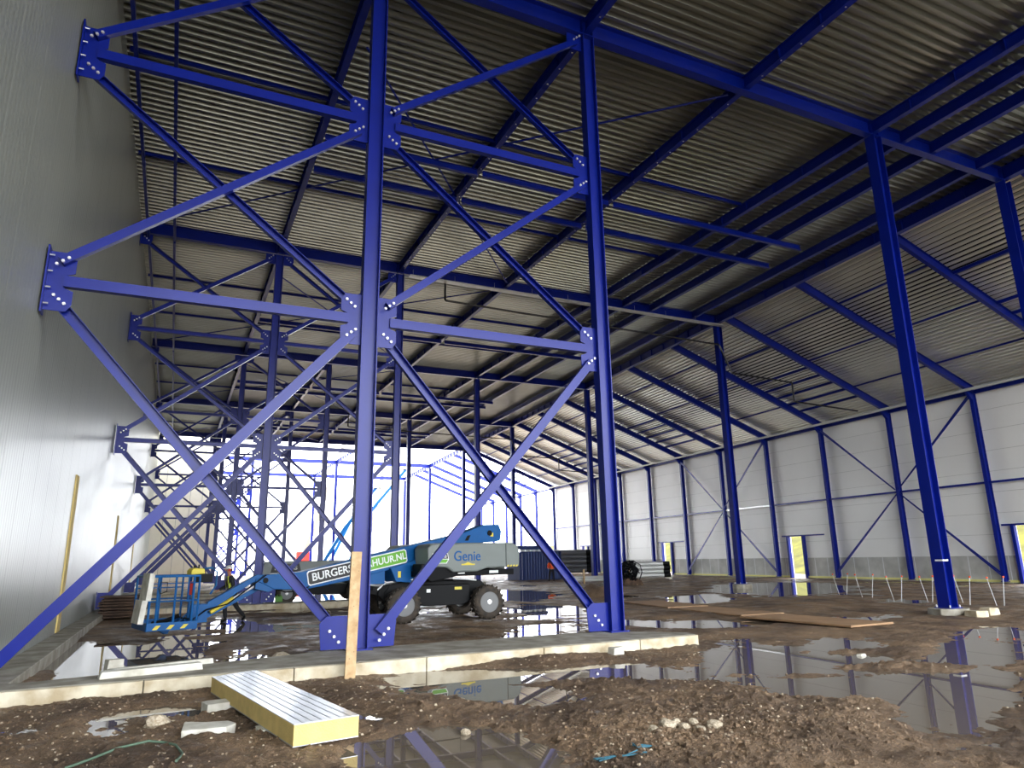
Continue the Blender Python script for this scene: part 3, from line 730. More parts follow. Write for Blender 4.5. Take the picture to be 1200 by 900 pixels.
tag(m.build('gravel', mat('gravel_stone', srgb(188, 174, 150), .9, col2=srgb(120, 98, 78), vscale=9)), 'small pale gravel scattered over the foreground mud', 'gravel', kind='stuff')
cx = np.concatenate([rr.normal(4.7, 1.1, 2600), rr.uniform(-2, 9, 4200)]); cy = np.concatenate([rr.normal(6.1, .75, 2600), rr.uniform(5.5, 12, 4200)]); cz = ground_z(cx, cy); gv = []; gf = []
for x, y, z in zip(cx, cy, cz):
    if z < WL + .012: continue
    s = (.012 if abs(x - 4.7) < 2.2 and y < 7.5 else .006) + .028 * rr.rand() ** 3; a = rr.rand() * 6.28; c_, s_ = math.cos(a), math.sin(a); o = len(gv)
    for p in base: gv.append((x + s * (p[0] * c_ - p[1] * s_), y + s * (p[0] * s_ + p[1] * c_), z - s * .3 + s * p[2]))
    gf += [tuple(o + i for i in q) for q in bf]
m = MB(); m.v = gv; m.f = gf
tag(m.build('mud_clods', MUD), 'loose brown clods heaped on the foreground mud mound', 'clods', kind='stuff')
# green hose
pts = [(-1.0, 7.6), (-.52, 8.1), (-.3, 8.35), (-.05, 8.5), (.1, 8.45), (.2, 8.25), (.26, 7.95), (.2, 7.6)]
tag(MB().tube([(x, y, gz(x, y) + .02) for x, y in pts], .012, 8).build('green_hose', HOSE, smooth=True), 'pale green hose looping over the mud in the bottom left', 'hose', kind='thing')
# cyan straps
for k, (x, y) in enumerate(((3.7, 5.95), (3.95, 5.8), (4.15, 6.0))):
    pts = [(x + .12 * math.cos(t * 2.1 + k), y + .08 * math.sin(t * 1.7 + k)) for t in range(7)]
    tag(MB().tube([(a, b, max(gz(a, b), WL) + .012) for a, b in pts], .006, 6).build('cyan_strap', STRAP), f"scrap of light blue strapping in mud at bottom centre, {['left', 'front', 'right'][k]} tangle", 'strap', 'light blue strapping scraps', 'thing')
# stack of weathered boards beside the foil wall
rr2 = random.Random(4)
for k in range(8):
    z = -.14 + .095 * k
    o = MB().box(-.62, .62, -.7, .7, 0, .035 + .02 * rr2.random()).build('weathered_board', WOODD, bevel=.008)
    o.location = (-1.45 + rr2.uniform(-.08, .08), 29.4 + rr2.uniform(-.1, .1), z); o.rotation_euler = (rr2.uniform(-.01, .01), rr2.uniform(-.02, .02), rr2.uniform(-.06, .06))
    tag(o, f"weathered brown board in the stack beside the foil wall, {NUM[k]} from the bottom", 'board', 'stacked boards by the foil wall', 'thing')
    if k < 7:
        o = MB().box(-.55, .55, -.05, .05, .05, .092).build('spacer_batten', WOODD); o.location = (-1.45, 29.0, z)
        tag(o, f"thin spacer batten in the board stack, {NUM[k]} from the bottom", 'batten', 'battens in the board stack', 'thing')
# string-line pins by the right footing
pins = [(26.15, 21.2, 26.4, 20.95), (25.56, 19.31, 25.74, 19.15), (25.11, 17.6, 25.19, 17.5), (25.12, 16.32, 24.5, 15.7), (24.73, 14.95, 24.85, 14.8), (27.4, 23.4, 27.6, 23.2)]
for k, (x, y, x2, y2) in enumerate(pins):
    for q, (a, b) in enumerate(((x, y), (x2, y2))):
        g0 = max(gz(a, b), WL)
        r = empty('survey_pin', (a, b, g0 - .05), label=f"thin leaning survey pin with orange cap, {NUM[k]} pair beside right column, {['left', 'right'][q]} one", cat='pin', group='survey pins', kind='thing')
        lean = .3 if q == 0 else .22
        MB().tube([(0, 0, 0), (-lean, 0, .95)] if q == 0 else [(0, 0, 0), (lean, 0, .95)], .009, 6).build('pin_rod', WHITEP, r)
        MB().ball(((-lean if q == 0 else lean), 0, .96), .035, 6).build('pin_cap', ORANGE, r)
# brown plywood track mats lying in the mud
for k, (x, y, rz) in enumerate(((15.9, 14.6, 1.60), (16.3, 18.5, 1.50), (16.9, 22.5, 1.42))):
    o = MB().box(-1.85, 1.85, -.8, .8, 0, .05).build('ground_mat', mat('muddy_board' + 'abc'[k], srgb(168, 134, 100), .7, var=.25, vscale=2), bevel=.005)
    o.location = (x, y, -.17); o.rotation_euler = (0, 0, rz); tag(o, f"muddy plywood mat lying flat right of the outer column, {['nearest', 'middle', 'farthest'][k]} of three", 'mat', 'plywood mats on mud', 'thing')

# ---------------------------------------------------------------- boom lift
def wheel(root, x, y, z, r, w, rz=0, name='wheel', facing=-1):
    wr = bpy.data.objects.new(name, None); COL.objects.link(wr); wr.parent = root; wr.location = (x, y, z); wr.rotation_euler = (0, 0, rz); wr.empty_display_size = .1
    s = facing
    m = MB(); m.lathe([(-w / 2, r * .62), (-w / 2 - .01, r * .8), (-w / 2 + .03, r * .94), (-w * .3, r), (w * .3, r), (w / 2 - .03, r * .94), (w / 2 + .01, r * .8), (w / 2, r * .62), (0, r * .5), (-w / 2, r * .62)], 40, caps=False)
    t = m.build('tyre', RUBBER, wr, smooth=True)
    m = MB()
    for k in range(20):
        for sd in (-1, 1):
            a = 2 * pi * (k + (.25 if sd > 0 else -.25)) / 20
            M = Matrix.Rotation(-a, 4, 'Y') @ Matrix.Translation((r * .985, 0, 0)) @ Matrix.Rotation(sd * .5, 4, 'X')
            m.box(-.03, .028, min(0, sd * w * .52), max(0, sd * w * .52), -.026, .026, M)
    m.build('tread_lugs', RUBBER, wr)
    m = MB(); m.lathe([(s * w / 2 * .98, r * .63), (s * w / 2 * 1.02, r * .60), (s * w * .42, r * .56), (s * w * .40, r * .3), (s * w * .44, r * .22), (s * w * .44, r * .01)][::1], 32)
    m.build('rim', RIM, wr, smooth=True)
    m = MB()
    m.lathe([(s * w * .40, r * .16), (s * w * .52, r * .15), (s * w * .54, r * .08)], 20)
    for k in range(8):
        a = 2 * pi * k / 8; m.lathe([(s * w * .40, .014), (s * w * .45, .014)], 6, (r * .36 * math.cos(a), 0, r * .36 * math.sin(a)))
    m.build('hub', STEEL, wr)
    return wr

def boom_lift():
    root = empty('boom_lift', (0, 19.6, 0), math.atan2(.228, .973), label='large blue and grey articulated boom lift parked behind the nearest braced frame', cat='boom lift', kind='thing')
    # chassis frame: world-aligned
    ch = bpy.data.objects.new('chassis', None); COL.objects.link(ch); ch.parent = root; ch.location = (7.9, .505, 0); ch.rotation_euler = (0, 0, -math.atan2(.228, .973)); ch.empty_display_size = .2
    m = MB(); m.prism([(-1.75, .42), (-1.95, .62), (-1.9, .86), (-1.2, .98), (1.35, .98), (1.55, .80), (1.6, .45), (1.2, .30), (-1.0, .28)], -.62, .62, 'xz'); m.build('frame_body', DARK, ch, bevel=.02)
    m = MB(); m.prism([(-.85, .36), (-.85, .88), (.85, .88), (.85, .36), (.6, .27), (-.6, .27)], -.98, -.62, 'xz'); m.build('side_box', DARK, ch, bevel=.02)
    MB().box(-.55, -.43, -.99, -.98, .66, .76).build('label_plate', SIGNW, ch); MB().box(.35, .58, -.99, -.98, .72, .80).build('caution_plate', YEL, ch)
    m = MB(); m.tube([(-2.0, -.75, .78), (-1.75, -.8, .98), (-.9, -.9, 1.06), (.3, -.95, 1.06), (1.1, -.9, .98)], .022, 8); m.build('pale_hose_rail', WHITEP, ch)
    for x in (-1.30, 1.30):
        m = MB(); m.tube([(x, -1.0, .36), (x, 1.0, .36)], .1, 12); m.build('axle', DARK, ch)
    for x, y, rz, fc in ((-1.33, -1.15, 0, -1), (1.36, -1.15, 0, -1), (-1.33, 1.15, .35, 1), (1.36, 1.15, 0, 1)): wheel(ch, x, y, .33, .49, .38, rz, facing=fc)
    for x in (-1.33,): # mudguard loops by the front wheel
        m = MB(); m.tube([(x - .62, -.7, .3), (x - .66, -.75, .7), (x - .5, -.8, .9), (x - .3, -.8, .92)], .018, 8); m.tube([(x - .48, -.9, .35), (x - .5, -.92, .7), (x - .36, -.92, .88)], .018, 8); m.build('guard_rail', DARK, ch)
    # turret
    tu = bpy.data.objects.new('turret', None); COL.objects.link(tu); tu.parent = root; tu.empty_display_size = .2
    m = MB(); m.lathe([(.98, .62), (1.12, .62)], 32, (7.9, .5, 0), 'z'); m.build('slew_ring', DARK, tu)
    m = MB(); m.box(6.7, 10.2, -.72, 1.5, 1.12, 1.3); m.prism([(6.65, 1.2), (6.65, 1.5), (7.4, 1.5), (7.9, 1.3), (7.9, 1.12), (7.0, .98)], -.8, -.3, 'xz'); m.build('turret_deck', DARK, tu, bevel=.02)
    hood = [(6.85, 1.42), (6.8, 1.95), (6.92, 2.06), (7.2, 2.1), (10.0, 2.12), (10.22, 2.02), (10.3, 1.82), (10.28, 1.36), (9.0, 1.34), (8.6, 1.24), (7.7, 1.24), (7.5, 1.38)]
    m = MB(); m.prism(hood, -.92, -.12, 'xz'); m.build('side_hood', GREYP, tu, bevel=.05)
    m = MB(); m.prism(hood, 1.0, 1.7, 'xz'); m.build('far_hood', GREYP, tu, bevel=.05)
    m = MB(); m.prism([(9.7, 1.2), (9.7, 2.06), (10.24, 2.06), (10.36, 1.8), (10.34, 1.3), (10.2, 1.2)], -.1, .98, 'xz'); m.build('counterweight', GREYP, tu, bevel=.04)
    MB().box(9.72, 9.74, -.926, -.92, 1.38, 2.08).build('hood_seam', DARK, tu)
    o = MB()
    for k in range(4): o.prism([(9.75 + .12 * k, 1.36), (9.81 + .12 * k, 1.36), (9.85 + .12 * k, 1.42), (9.79 + .12 * k, 1.42)], -.935, -.925, 'xz')
    o.build('hazard_stripes', YEL, tu)
    m = MB(); m.box(8.0, 8.5, -.93, -.922, 1.44, 1.48); m.prism([(8.1, 1.48), (8.25, 1.53), (8.4, 1.48)], -.93, -.922, 'xz'); m.build('yellow_sticker', YEL, tu)
    m = MB(); m.box(7.95, 8.2, -.81, -.80, 1.19, 1.22); m.box(8.35, 8.5, -.81, -.80, 1.24, 1.3); m.box(9.2, 9.55, -.735, -.725, 1.18, 1.26); m.build('small_plates', SIGNW, tu)
    text('maker_lettering', 'Genie', .42, LBLUE, tu, (8.22, -.925, 1.70), (pi / 2, 0, 0), bold=.004)
    m = MB(); m.prism([(6.92, 1.62), (6.96, 1.80), (7.5, 1.80), (7.54, 1.62), (7.46, 1.5), (7.0, 1.5)], -.928, -.922, 'xz'); m.build('badge_border', SIGNW, tu)
    m = MB(); m.prism([(6.95, 1.64), (6.98, 1.78), (7.48, 1.78), (7.51, 1.64)], -.934, -.928, 'xz'); m.build('badge_top', SIGNK, tu)
    m = MB(); m.prism([(6.95, 1.62), (7.51, 1.62), (7.44, 1.52), (7.02, 1.52)], -.934, -.928, 'xz'); m.build('badge_foot', SIGNG, tu)
    text('badge_lettering', 'BURGERS', .105, SIGNW, tu, (7.23, -.936, 1.705), (pi / 2, 0, 0), bold=.002)
    # boom
    bo = bpy.data.objects.new('boom', None); COL.objects.link(bo); bo.parent = root; bo.empty_display_size = .2
    m = MB(); m.prism([(2.15, 1.14), (2.32, 1.30), (3.37, 1.36), (6.13, 1.93), (8.6, 2.42), (9.55, 2.72), (10.15, 2.74), (10.26, 2.5), (10.2, 2.2), (9.9, 2.16), (9.1, 2.12), (6.5, 1.44), (4.6, 1.06), (3.4, .88), (2.6, .92)], -.02, .42, 'xz')
    m.build('main_boom', LBLUE, bo, bevel=.02)
    m = MB(); m.prism([(6.0, 1.4), (7.2, 1.7), (7.3, 1.1), (6.9, .95), (6.2, 1.0)], -.14, .54, 'xz'); m.prism([(5.35, .95), (5.35, 1.35), (5.5, 1.42), (5.9, 1.4), (5.9, .95)], 0, .4, 'xz'); m.build('riser_block', LBLUE, bo, bevel=.02)
    m = MB(); m.tube([(4.6, .2, 1.1), (5.6, .2, .82)], .05, 10); m.tube([(6.5, .1, 1.2), (7.3, .1, 1.5)], .06, 10); m.build('hydraulic_cylinder', DARK, bo)
    m = MB(); m.lathe([(-.05, .09), (.45, .09)], 16, (9.75, 0, 2.45)); m.lathe([(-.05, .07), (.45, .07)], 16, (2.35, 0, 1.16)); m.prism([(8.75, 2.2), (8.85, 2.36), (8.98, 2.38), (8.88, 2.2)], -.03, -.02, 'xz'); m.build('pivot_pins', DARK, bo)
    MB().box(9.78, 9.9, -.03, -.02, 2.34, 2.46).build('yellow_tag', YEL, bo)
    MB().box(6.25, 6.35, -.15, -.14, 1.12, 1.3).build('service_tag', YEL, bo)
    # sign board strips follow the boom slope
    ang = math.atan2(1.755 - 1.165, 6.6 - 3.5)
    sg = bpy.data.objects.new('boom_sign', None); COL.objects.link(sg); sg.parent = bo; sg.location = (5.05, -.03, 1.46); sg.rotation_euler = (0, -ang, 0); sg.empty_display_size = .1
    def rr_(x0, x1, z0, z1, c):
        return [(x0, z0 + c), (x0 + c, z0), (x1 - c, z0), (x1, z0 + c), (x1, z1 - c), (x1 - c, z1), (x0 + c, z1), (x0, z1 - c)]
    MB().prism(rr_(-1.58, 1.58, -.2, .2, .05), -.006, 0, 'xz').build('sign_border', SIGNW, sg)
    MB().prism(rr_(-1.55, -.12, -.17, .17, .04), -.012, -.006, 'xz').build('sign_dark_half', SIGNK, sg)
    MB().prism(rr_(-.12, 1.55, -.17, .17, .04), -.012, -.006, 'xz').build('sign_green_half', SIGNG, sg)
    text('sign_lettering', 'BURGERS', .295, SIGNW, sg, (-.84, -.014, 0), (pi / 2, 0, 0), bold=.005)
    text('sign_lettering', 'VERHUUR.NL', .27, SIGNW, sg, (.74, -.014, 0), (pi / 2, 0, 0), bold=.005)
    # jib
    ji = bpy.data.objects.new('jib', None); COL.objects.link(ji); ji.parent = root; ji.empty_display_size = .1
    m = MB(); m.prism([(.9, .42), (.95, .68), (1.9, 1.18), (2.15, 1.32), (2.4, 1.30), (2.5, 1.16), (2.3, 1.06), (2.05, 1.12), (1.2, .58)], .04, .2, 'xz'); m.prism([(2.1, .95), (2.1, 1.2), (2.7, 1.3), (2.8, 1.0), (2.45, .86)], 0, .4, 'xz'); m.build('upper_arm', LBLUE, ji, bevel=.01)
    m = MB(); m.prism([(.92, .24), (.9, .36), (2.15, 1.02), (2.25, .9)], .2, .34, 'xz'); m.build('lower_arm', LBLUE, ji, bevel=.01)
    m = MB(); m.tube([(1.05, .12, .42), (1.6, .12, .74)], .05, 10); m.build('jib_cylinder', YEL, ji); MB().tube([(1.6, .12, .74), (2.2, .12, 1.06)], .03, 10).build('jib_rod', STEEL, ji)
    m = MB(); m.box(.56, .95, -.02, .4, .2, .64); m.box(.42, .6, .0, .36, .12, .32); m.tube([(.3, .18, .2), (.62, .18, .52), (.7, .18, .6)], .03, 8); m.build('basket_rotator', LBLUE, ji, bevel=.015)
    m = MB(); m.tube([(2.35, -.05, 1.3), (2.0, -.08, 1.05), (1.4, -.1, .62), (.9, -.05, .5), (.6, -.1, .3), (.3, -.12, .35)], .018, 6); m.tube([(2.5, .1, 1.0), (2.9, -.05, .84), (3.3, -.05, .86), (3.6, .0, .98)], .02, 6); m.build('hydraulic_hoses', DARK, ji)
    # basket
    ba = bpy.data.objects.new('basket', None); COL.objects.link(ba); ba.parent = root; ba.empty_display_size = .1
    x0, x1, y0, y1, z0, z1 = -.56, .5, -.75, .75, .16, 1.34
    m = MB(); m.box(x0, x1, y0, y1, z0, z0 + .05); m.box(x0 - .02, x1 + .02, y0 - .03, y0, z0 - .03, z0 + .15); m.box(x0 - .02, x1 + .02, y1, y1 + .03, z0 - .03, z0 + .15); m.box(x0 - .03, x0, y0, y1, z0 - .03, z0 + .15); m.box(x1, x1 + .03, y0, y1, z0 - .03, z0 + .15)
    m.prism([(-.2, .13), (-.05, .0), (.05, .0), (.1, .13)], -.1, .1, 'xz'); m.build('platform', LBLUE, ba, bevel=.006)
    m = MB()
    for x in (x0, -.02, x1):
        for y in (y0, y1): m.tube([(x, y, z0), (x, y, z1)], .026, 8)
    for y in (0,):
        for x in (x0, x1): m.tube([(x, y, z0), (x, y, z1)], .026, 8)
    m.tube([(x0 + .16, y0, z0), (x0 + .16, y0, z1)], .026, 8); m.tube([(x1 - .12, y0, z0), (x1 - .12, y0, z1)], .03, 8); m.tube([(x1 - .24, y0, .75), (x1 - .24, y0, z1)], .02, 8)
    for z in (z1, .78):
        m.tube([(x0, y0, z), (x1, y0, z), (x1, y1, z), (x0, y1, z), (x0, y0, z)], .026 if z == z1 else .018, 8)
    m.tube([(x0, y0, 1.18), (x1, y0, 1.18)], .012, 6); m.tube([(x0, y1, 1.05), (x1, y1, 1.05)], .015, 6)
    m.build('guard_rails', LBLUE, ba)
    m = MB()
    for k in range(3): m.prism([(x0 + .1 + .3 * k, z0), (x0 + .2 + .3 * k, z0), (x0 + .28 + .3 * k, z0 + .09), (x0 + .18 + .3 * k, z0 + .09)], y0 - .04, y0 - .03, 'xz')
    m.build('hazard_stripes', YEL, ba)
    m = MB(); m.prism([(.3, 1.36), (.3, 1.46), (.36, 1.52), (.6, 1.5), (.62, 1.38)], -.72, -.3, 'xz'); m.build('control_box', YEL, ba, bevel=.02)
    m = MB(); m.box(.5, .8, -.72, -.3, 1.18, 1.38); m.tube([(.45, -.4, 1.5), (.45, -.4, 1.58)], .03, 8); m.tube([(.6, -.2, 1.5), (.6, -.2, 1.6)], .02, 8); m.build('control_console', DARK, ba, bevel=.02)
    m = MB(); m.tube([(.78, -.7, .9), (.9, -.7, 1.1), (.9, -.7, 1.42), (.78, -.7, 1.52), (.6, -.7, 1.5)], .024, 8); m.build('control_guard', LBLUE, ba)
    m = MB(); m.tube([(.36, -.66, .9), (.36, -.66, 1.2)], .06, 10); m.build('extinguisher', RED, ba)
    m = MB(); m.tube([(x0 + .2, y0 - .03, .95), (x0 + .34, y0 - .03, 1.0), (x0 + .34, y0 - .03, 1.2), (x0 + .2, y0 - .03, 1.22), (x0 + .16, y0 - .03, 1.08), (x0 + .2, y0 - .03, .95)], .012, 6)
    m.tube([(-.3, 0, .25), (0, .1, .28), (.3, 0, .4)], .05, 8); m.build('cable_loop', DARK, ba)
    m = MB(); m.box(-.055, .055, -.6, .1, 0, .62, Matrix.Translation((-.60, -.2, .80)) @ Matrix.Rotation(math.radians(4), 4, 'Y')); m.box(-.06, .06, -.6, .1, 0, .52, Matrix.Translation((-.72, -.2, .30)) @ Matrix.Rotation(math.radians(6), 4, 'Y')); m.build('white_side_pads', WHITE, ba, bevel=.008)
    return root
boom_lift()
# second lift behind
def second_lift():
    root = empty('boom_lift', (5.9, 35.2, 0), -.05, label='grey hooded boom lift standing farther back, partly hidden behind the blue boom', cat='boom lift', kind='thing')
    m = MB(); m.prism([(-2.3, .62), (-2.05, 1.62), (-1.9, 1.68), (2.0, 1.68), (2.2, 1.5), (2.2, .6), (-1.2, .6)], -.9, .9, 'xz'); m.build('hood', GREYP, root, bevel=.05)
    m = MB(); m.box(-1.5, 2.6, -.7, .7, .15, .6); m.build('chassis', DARK, root, bevel=.02)
    for x in (-1.0, 2.1):
        for y in (-.95, .95): wheel(root, x, y, .25, .42, .3, facing=-1 if y < 0 else 1)
    MB().prism([(-1.75, 1.18), (-1.65, 1.56), (-.5, 1.56), (-.4, 1.18)], -.915, -.905, 'xz').build('badge', SIGNK, root)
    text('badge_lettering', 'BURGERS', .24, SIGNW, root, (-1.08, -.92, 1.37), (pi / 2, 0, 0), bold=.003)
    MB().box(1.1, 1.8, -.92, -.9, 1.0, 1.3).build('red_panel', RED, root)
second_lift()
for k, x in enumerate((3.55, 3.95, 4.3)):
    r = empty('fuel_can', (x, 32.6, -.2), label=f"green fuel can on the ground under the farther lift, {['left', 'middle', 'right'][k]} one", cat='can', group='green fuel cans', kind='thing')
    MB().box(-.15, .15, -.1, .1, .0, .42).build('can_body', GREENP, r, bevel=.02); MB().tube([(0, 0, .42), (0, 0, .48)], .03, 8).build('can_cap', DARK, r)
    m = MB(); m.tube([(-.08, 0, .41), (-.08, 0, .47), (.1, 0, .47), (.1, 0, .41)], .012, 6); m.build('can_handle', GREENP, r)
    MB().box(-.17, .17, -.12, .12, -.08, 0).build('can_tray', DARK, r)

# ---------------------------------------------------------------- people
def skin_body(name, joints, edges, m, parent, root_i=0, sub=2):
    me = bpy.data.meshes.new(name); me.from_pydata([j[:3] for j in joints], edges, []); me.materials.append(m)
    o = bpy.data.objects.new(name, me); COL.objects.link(o); o.parent = parent
    s = o.modifiers.new('skin', 'SKIN')
    s.use_smooth_shade = True
    for i, j in enumerate(joints):
        sv = me.skin_vertices[0].data[i]; sv.radius = (j[3], j[4] if len(j) > 4 else j[3]); sv.use_root = (i == root_i)
    sb = o.modifiers.new('sub', 'SUBSURF'); sb.levels = sub; sb.render_levels = sub
    return o
def person(loc, rz, label, pose, vest, top, stripes=True):
    """local frame: faces -X, z up"""
    root = empty('person', loc, rz, label=label, cat='person', kind='thing')
    P = pose
    # body (one continuous surface, clothing colours as children over it)
    J = [(*P['pelvis'], .13, .10), (*P['waist'], .125, .10), (*P['chest'], .16, .115), (*P['neckb'], .07, .07), (*P['neck'], .052, .052), (*P['head0'], .075, .07), (*P['head1'], .095, .08), (*P['head2'], .07, .06)]
    E_ = [(i, i + 1) for i in range(7)]
    def chain(st, pts):
        p = st
        for q in pts:
            J.append(q); E_.append((p, len(J) - 1)); p = len(J) - 1
        return p
    for s in ('n', 'f'):
        hip, kn, an, toe = P['leg' + s]
        chain(0, [(*hip, .09), (*kn, .06), (*an, .04), (*toe, .035)])
        sh, el, wr = P['arm' + s]
        w = chain(2, [(*sh, .06), (*el, .042), (*wr, .028)])
        d = (Vector(wr) - Vector(el)).normalized(); side = Vector((0, 1, 0)); pal = Vector(wr) + d * .07
        pi_ = chain(w, [(*pal, .030, .016)])
        for k in range(4):
            b = pal + side * (.018 * (k - 1.5)) + d * .02; l = (.07, .08, .075, .06)[k]
            t1 = b + d * l * .6; t2 = t1 + (d * .5 + Vector((-.3, 0, -.7))).normalized() * l * .45
            chain(pi_, [(*b, .009), (*t1, .0085), (*t2, .007)])
        b = Vector(wr) + d * .03 + Vector((-.025, 0, 0)); chain(w, [(*b, .011), (*(b + d * .045 + Vector((-.02, 0, 0))), .009)])
    skin_body('body', J, E_, SKIN, root)
    # clothing shells slightly larger
    Jt = [(*P['pelvis'], .15, .115), (*P['waist'], .145, .12), (*P['chest'], .185, .135), (*P['neckb'], .095, .085)]
    Et = [(0, 1), (1, 2), (2, 3)]
    for s in ('n', 'f'):
        sh, el, wr = P['arm' + s]; i = len(Jt); Jt += [(*sh, .08), (*el, .058), (*wr, .044)]; Et += [(2, i), (i, i + 1), (i + 1, i + 2)]
    skin_body('jacket', Jt, Et, top, root)
    Jl = [(*P['pelvis'], .152, .118)]; El = []
    for s in ('n', 'f'):
        hip, kn, an, toe = P['leg' + s]; i = len(Jl); a2 = Vector(an) + (Vector(kn) - Vector(an)) * .08
        Jl += [(*hip, .108), (*kn, .078), (*a2, .062)]; El += [(0, i), (i, i + 1), (i + 1, i + 2)]
    skin_body('trousers', Jl, El, TROUS, root)
    for s in ('n', 'f'):
        hip, kn, an, toe = P['leg' + s]
        skin_body('boot', [(*(Vector(an) + (Vector(kn) - Vector(an)) * .2), .058), (*an, .055), (*toe, .045)], [(0, 1), (1, 2)], DARK, root)
    h = Vector(P['head1'])
    c = Vector(P['chest']); w_ = Vector(P['waist']); nb = Vector(P['neckb'])
    # vest: an open shell around the torso
    m = MB(); ax = (nb - w_); n = 20; rings = []
    for t, ra, rb in ((-.12, .17, .20), (.25, .165, .205), (.6, .17, .225), (.92, .13, .17)):
        p = w_ + ax * t
        rings.append([p + Vector((math.cos(2 * pi * k / n) * ra, math.sin(2 * pi * k / n) * rb, 0)) for k in range(n)])
    vv = [q for g in rings for q in g]; ff = [(i * n + k, i * n + (k + 1) % n, (i + 1) * n + (k + 1) % n, (i + 1) * n + k) for i in range(3) for k in range(n)]
    if vest is not None and not stripes:
        m.v = [tuple(x) for x in vv]; m.f = ff; m.build('vest', vest, root, smooth=True)
    elif vest is not None:
        m = MB()
        for k0 in (8, 13, 5):
            for i in range(3):
                q = [rings[i][k0], rings[i][k0 + 2], rings[i + 1][k0 + 2], rings[i + 1][k0]]
                m.add([tuple(a + (a - (w_ + ax * .4)) * .02) for a in q], [(0, 1, 2, 3)])
        m.build('reflective_band', vest, root)
    # face, hair, helmet
    m = MB(); m.ball((h.x - .098, h.y, h.z - .02), .018, 6, (1.2, .8, 1.5)); m.build('nose', SKIN, root, smooth=True)
    m = MB()
    for s in (-1, 1): m.ball((h.x - .082, h.y + s * .034, h.z + .012), .012, 6)
    m.build('eyes', WHITEP, root)
    m = MB()
    for s in (-1, 1): m.ball((h.x + .005, h.y + s * .086, h.z - .005), .026, 6, (.8, .4, 1.3))
    m.build('ears', SKIN, root)
    MB().ball((h.x - .085, h.y, h.z - .055), .016, 6, (.5, 1.6, .35)).build('mouth', RED, root)
    MB().ball((h.x + .03, h.y, h.z + .01), .098, 10, (.9, .92, 1)).build('hair', HAIR, root, smooth=True)
    return root, h
wp = dict(pelvis=(.05, 0, .92), waist=(.02, 0, 1.06), chest=(-.03, 0, 1.32), neckb=(-.06, 0, 1.47), neck=(-.075, 0, 1.52), head0=(-.09, 0, 1.58), head1=(-.10, 0, 1.66), head2=(-.09, 0, 1.74),
    legn=((.03, -.1, .86), (-.16, -.11, .47), (-.1, -.11, .07), (-.27, -.12, .03)), legf=((.07, .1, .86), (.22, .11, .47), (.52, .11, .12), (.42, .12, .02)),
    armn=((-.02, -.22, 1.38), (.05, -.27, 1.10), (-.18, -.25, .95)), armf=((-.04, .22, 1.38), (-.12, .27, 1.12), (-.34, .22, 1.0)))
r, h = person((1.85, 25.7, gz(1.85, 25.7) - .0), .05, 'worker in white helmet, red ear defenders and dark jacket walking left behind the lift', wp, HIVIS, JACKET)
m = MB(); n = 20
prof = [(h.z + .02, .118), (h.z + .03, .118), (h.z + .07, .112), (h.z + .11, .09), (h.z + .135, .05), (h.z + .14, .004)]
m.lathe([(z, q) for z, q in prof], n, (h.x + .01, h.y, 0), 'z'); m.prism([(h.x - .17, -.06), (h.x - .08, -.10), (h.x - .08, .10), (h.x - .17, .06)], h.z + .02, h.z + .035, 'xy'); m.build('helmet', HELM, r, smooth=True)
m = MB()
for s in (-1, 1): m.ball((h.x + .01, s * .105, h.z - .01), .045, 8, (.9, .5, 1.1))
m.build('ear_defenders', RED, r, smooth=True)
MB().prism([(h.x - .115, -.075), (h.x - .115, .075), (h.x - .10, .08), (h.x - .10, -.08)], h.z - .015, h.z + .03, 'xy').build('safety_glasses', GLASSY, r)
sp = dict(pelvis=(.0, 0, .92), waist=(-.02, 0, 1.06), chest=(-.08, 0, 1.32), neckb=(-.12, 0, 1.46), neck=(-.14, 0, 1.51), head0=(-.17, 0, 1.57), head1=(-.19, 0, 1.64), head2=(-.19, 0, 1.72),
    legn=((0, -.1, .86), (-.12, -.16, .48), (-.04, -.18, .07), (-.2, -.19, .03)), legf=((0, .1, .86), (.05, .2, .47), (.14, .24, .07), (.0, .26, .03)),
    armn=((-.07, -.22, 1.38), (-.12, -.32, 1.1), (-.32, -.25, 1.0)), armf=((-.07, .22, 1.38), (-.1, .3, 1.1), (-.3, .22, 1.02)))
r, h = person((28.1, 51.9, gz(28.1, 51.9)), .9, 'distant worker in orange vest and dark trousers near the pipe stacks', sp, ORANGE, ORANGE, stripes=False)
m = MB(); m.lathe([(h.z + .02, .118), (h.z + .03, .118), (h.z + .07, .112), (h.z + .11, .09), (h.z + .14, .004)], 16, (h.x + .01, 0, 0), 'z'); m.build('helmet', HELM, r, smooth=True)

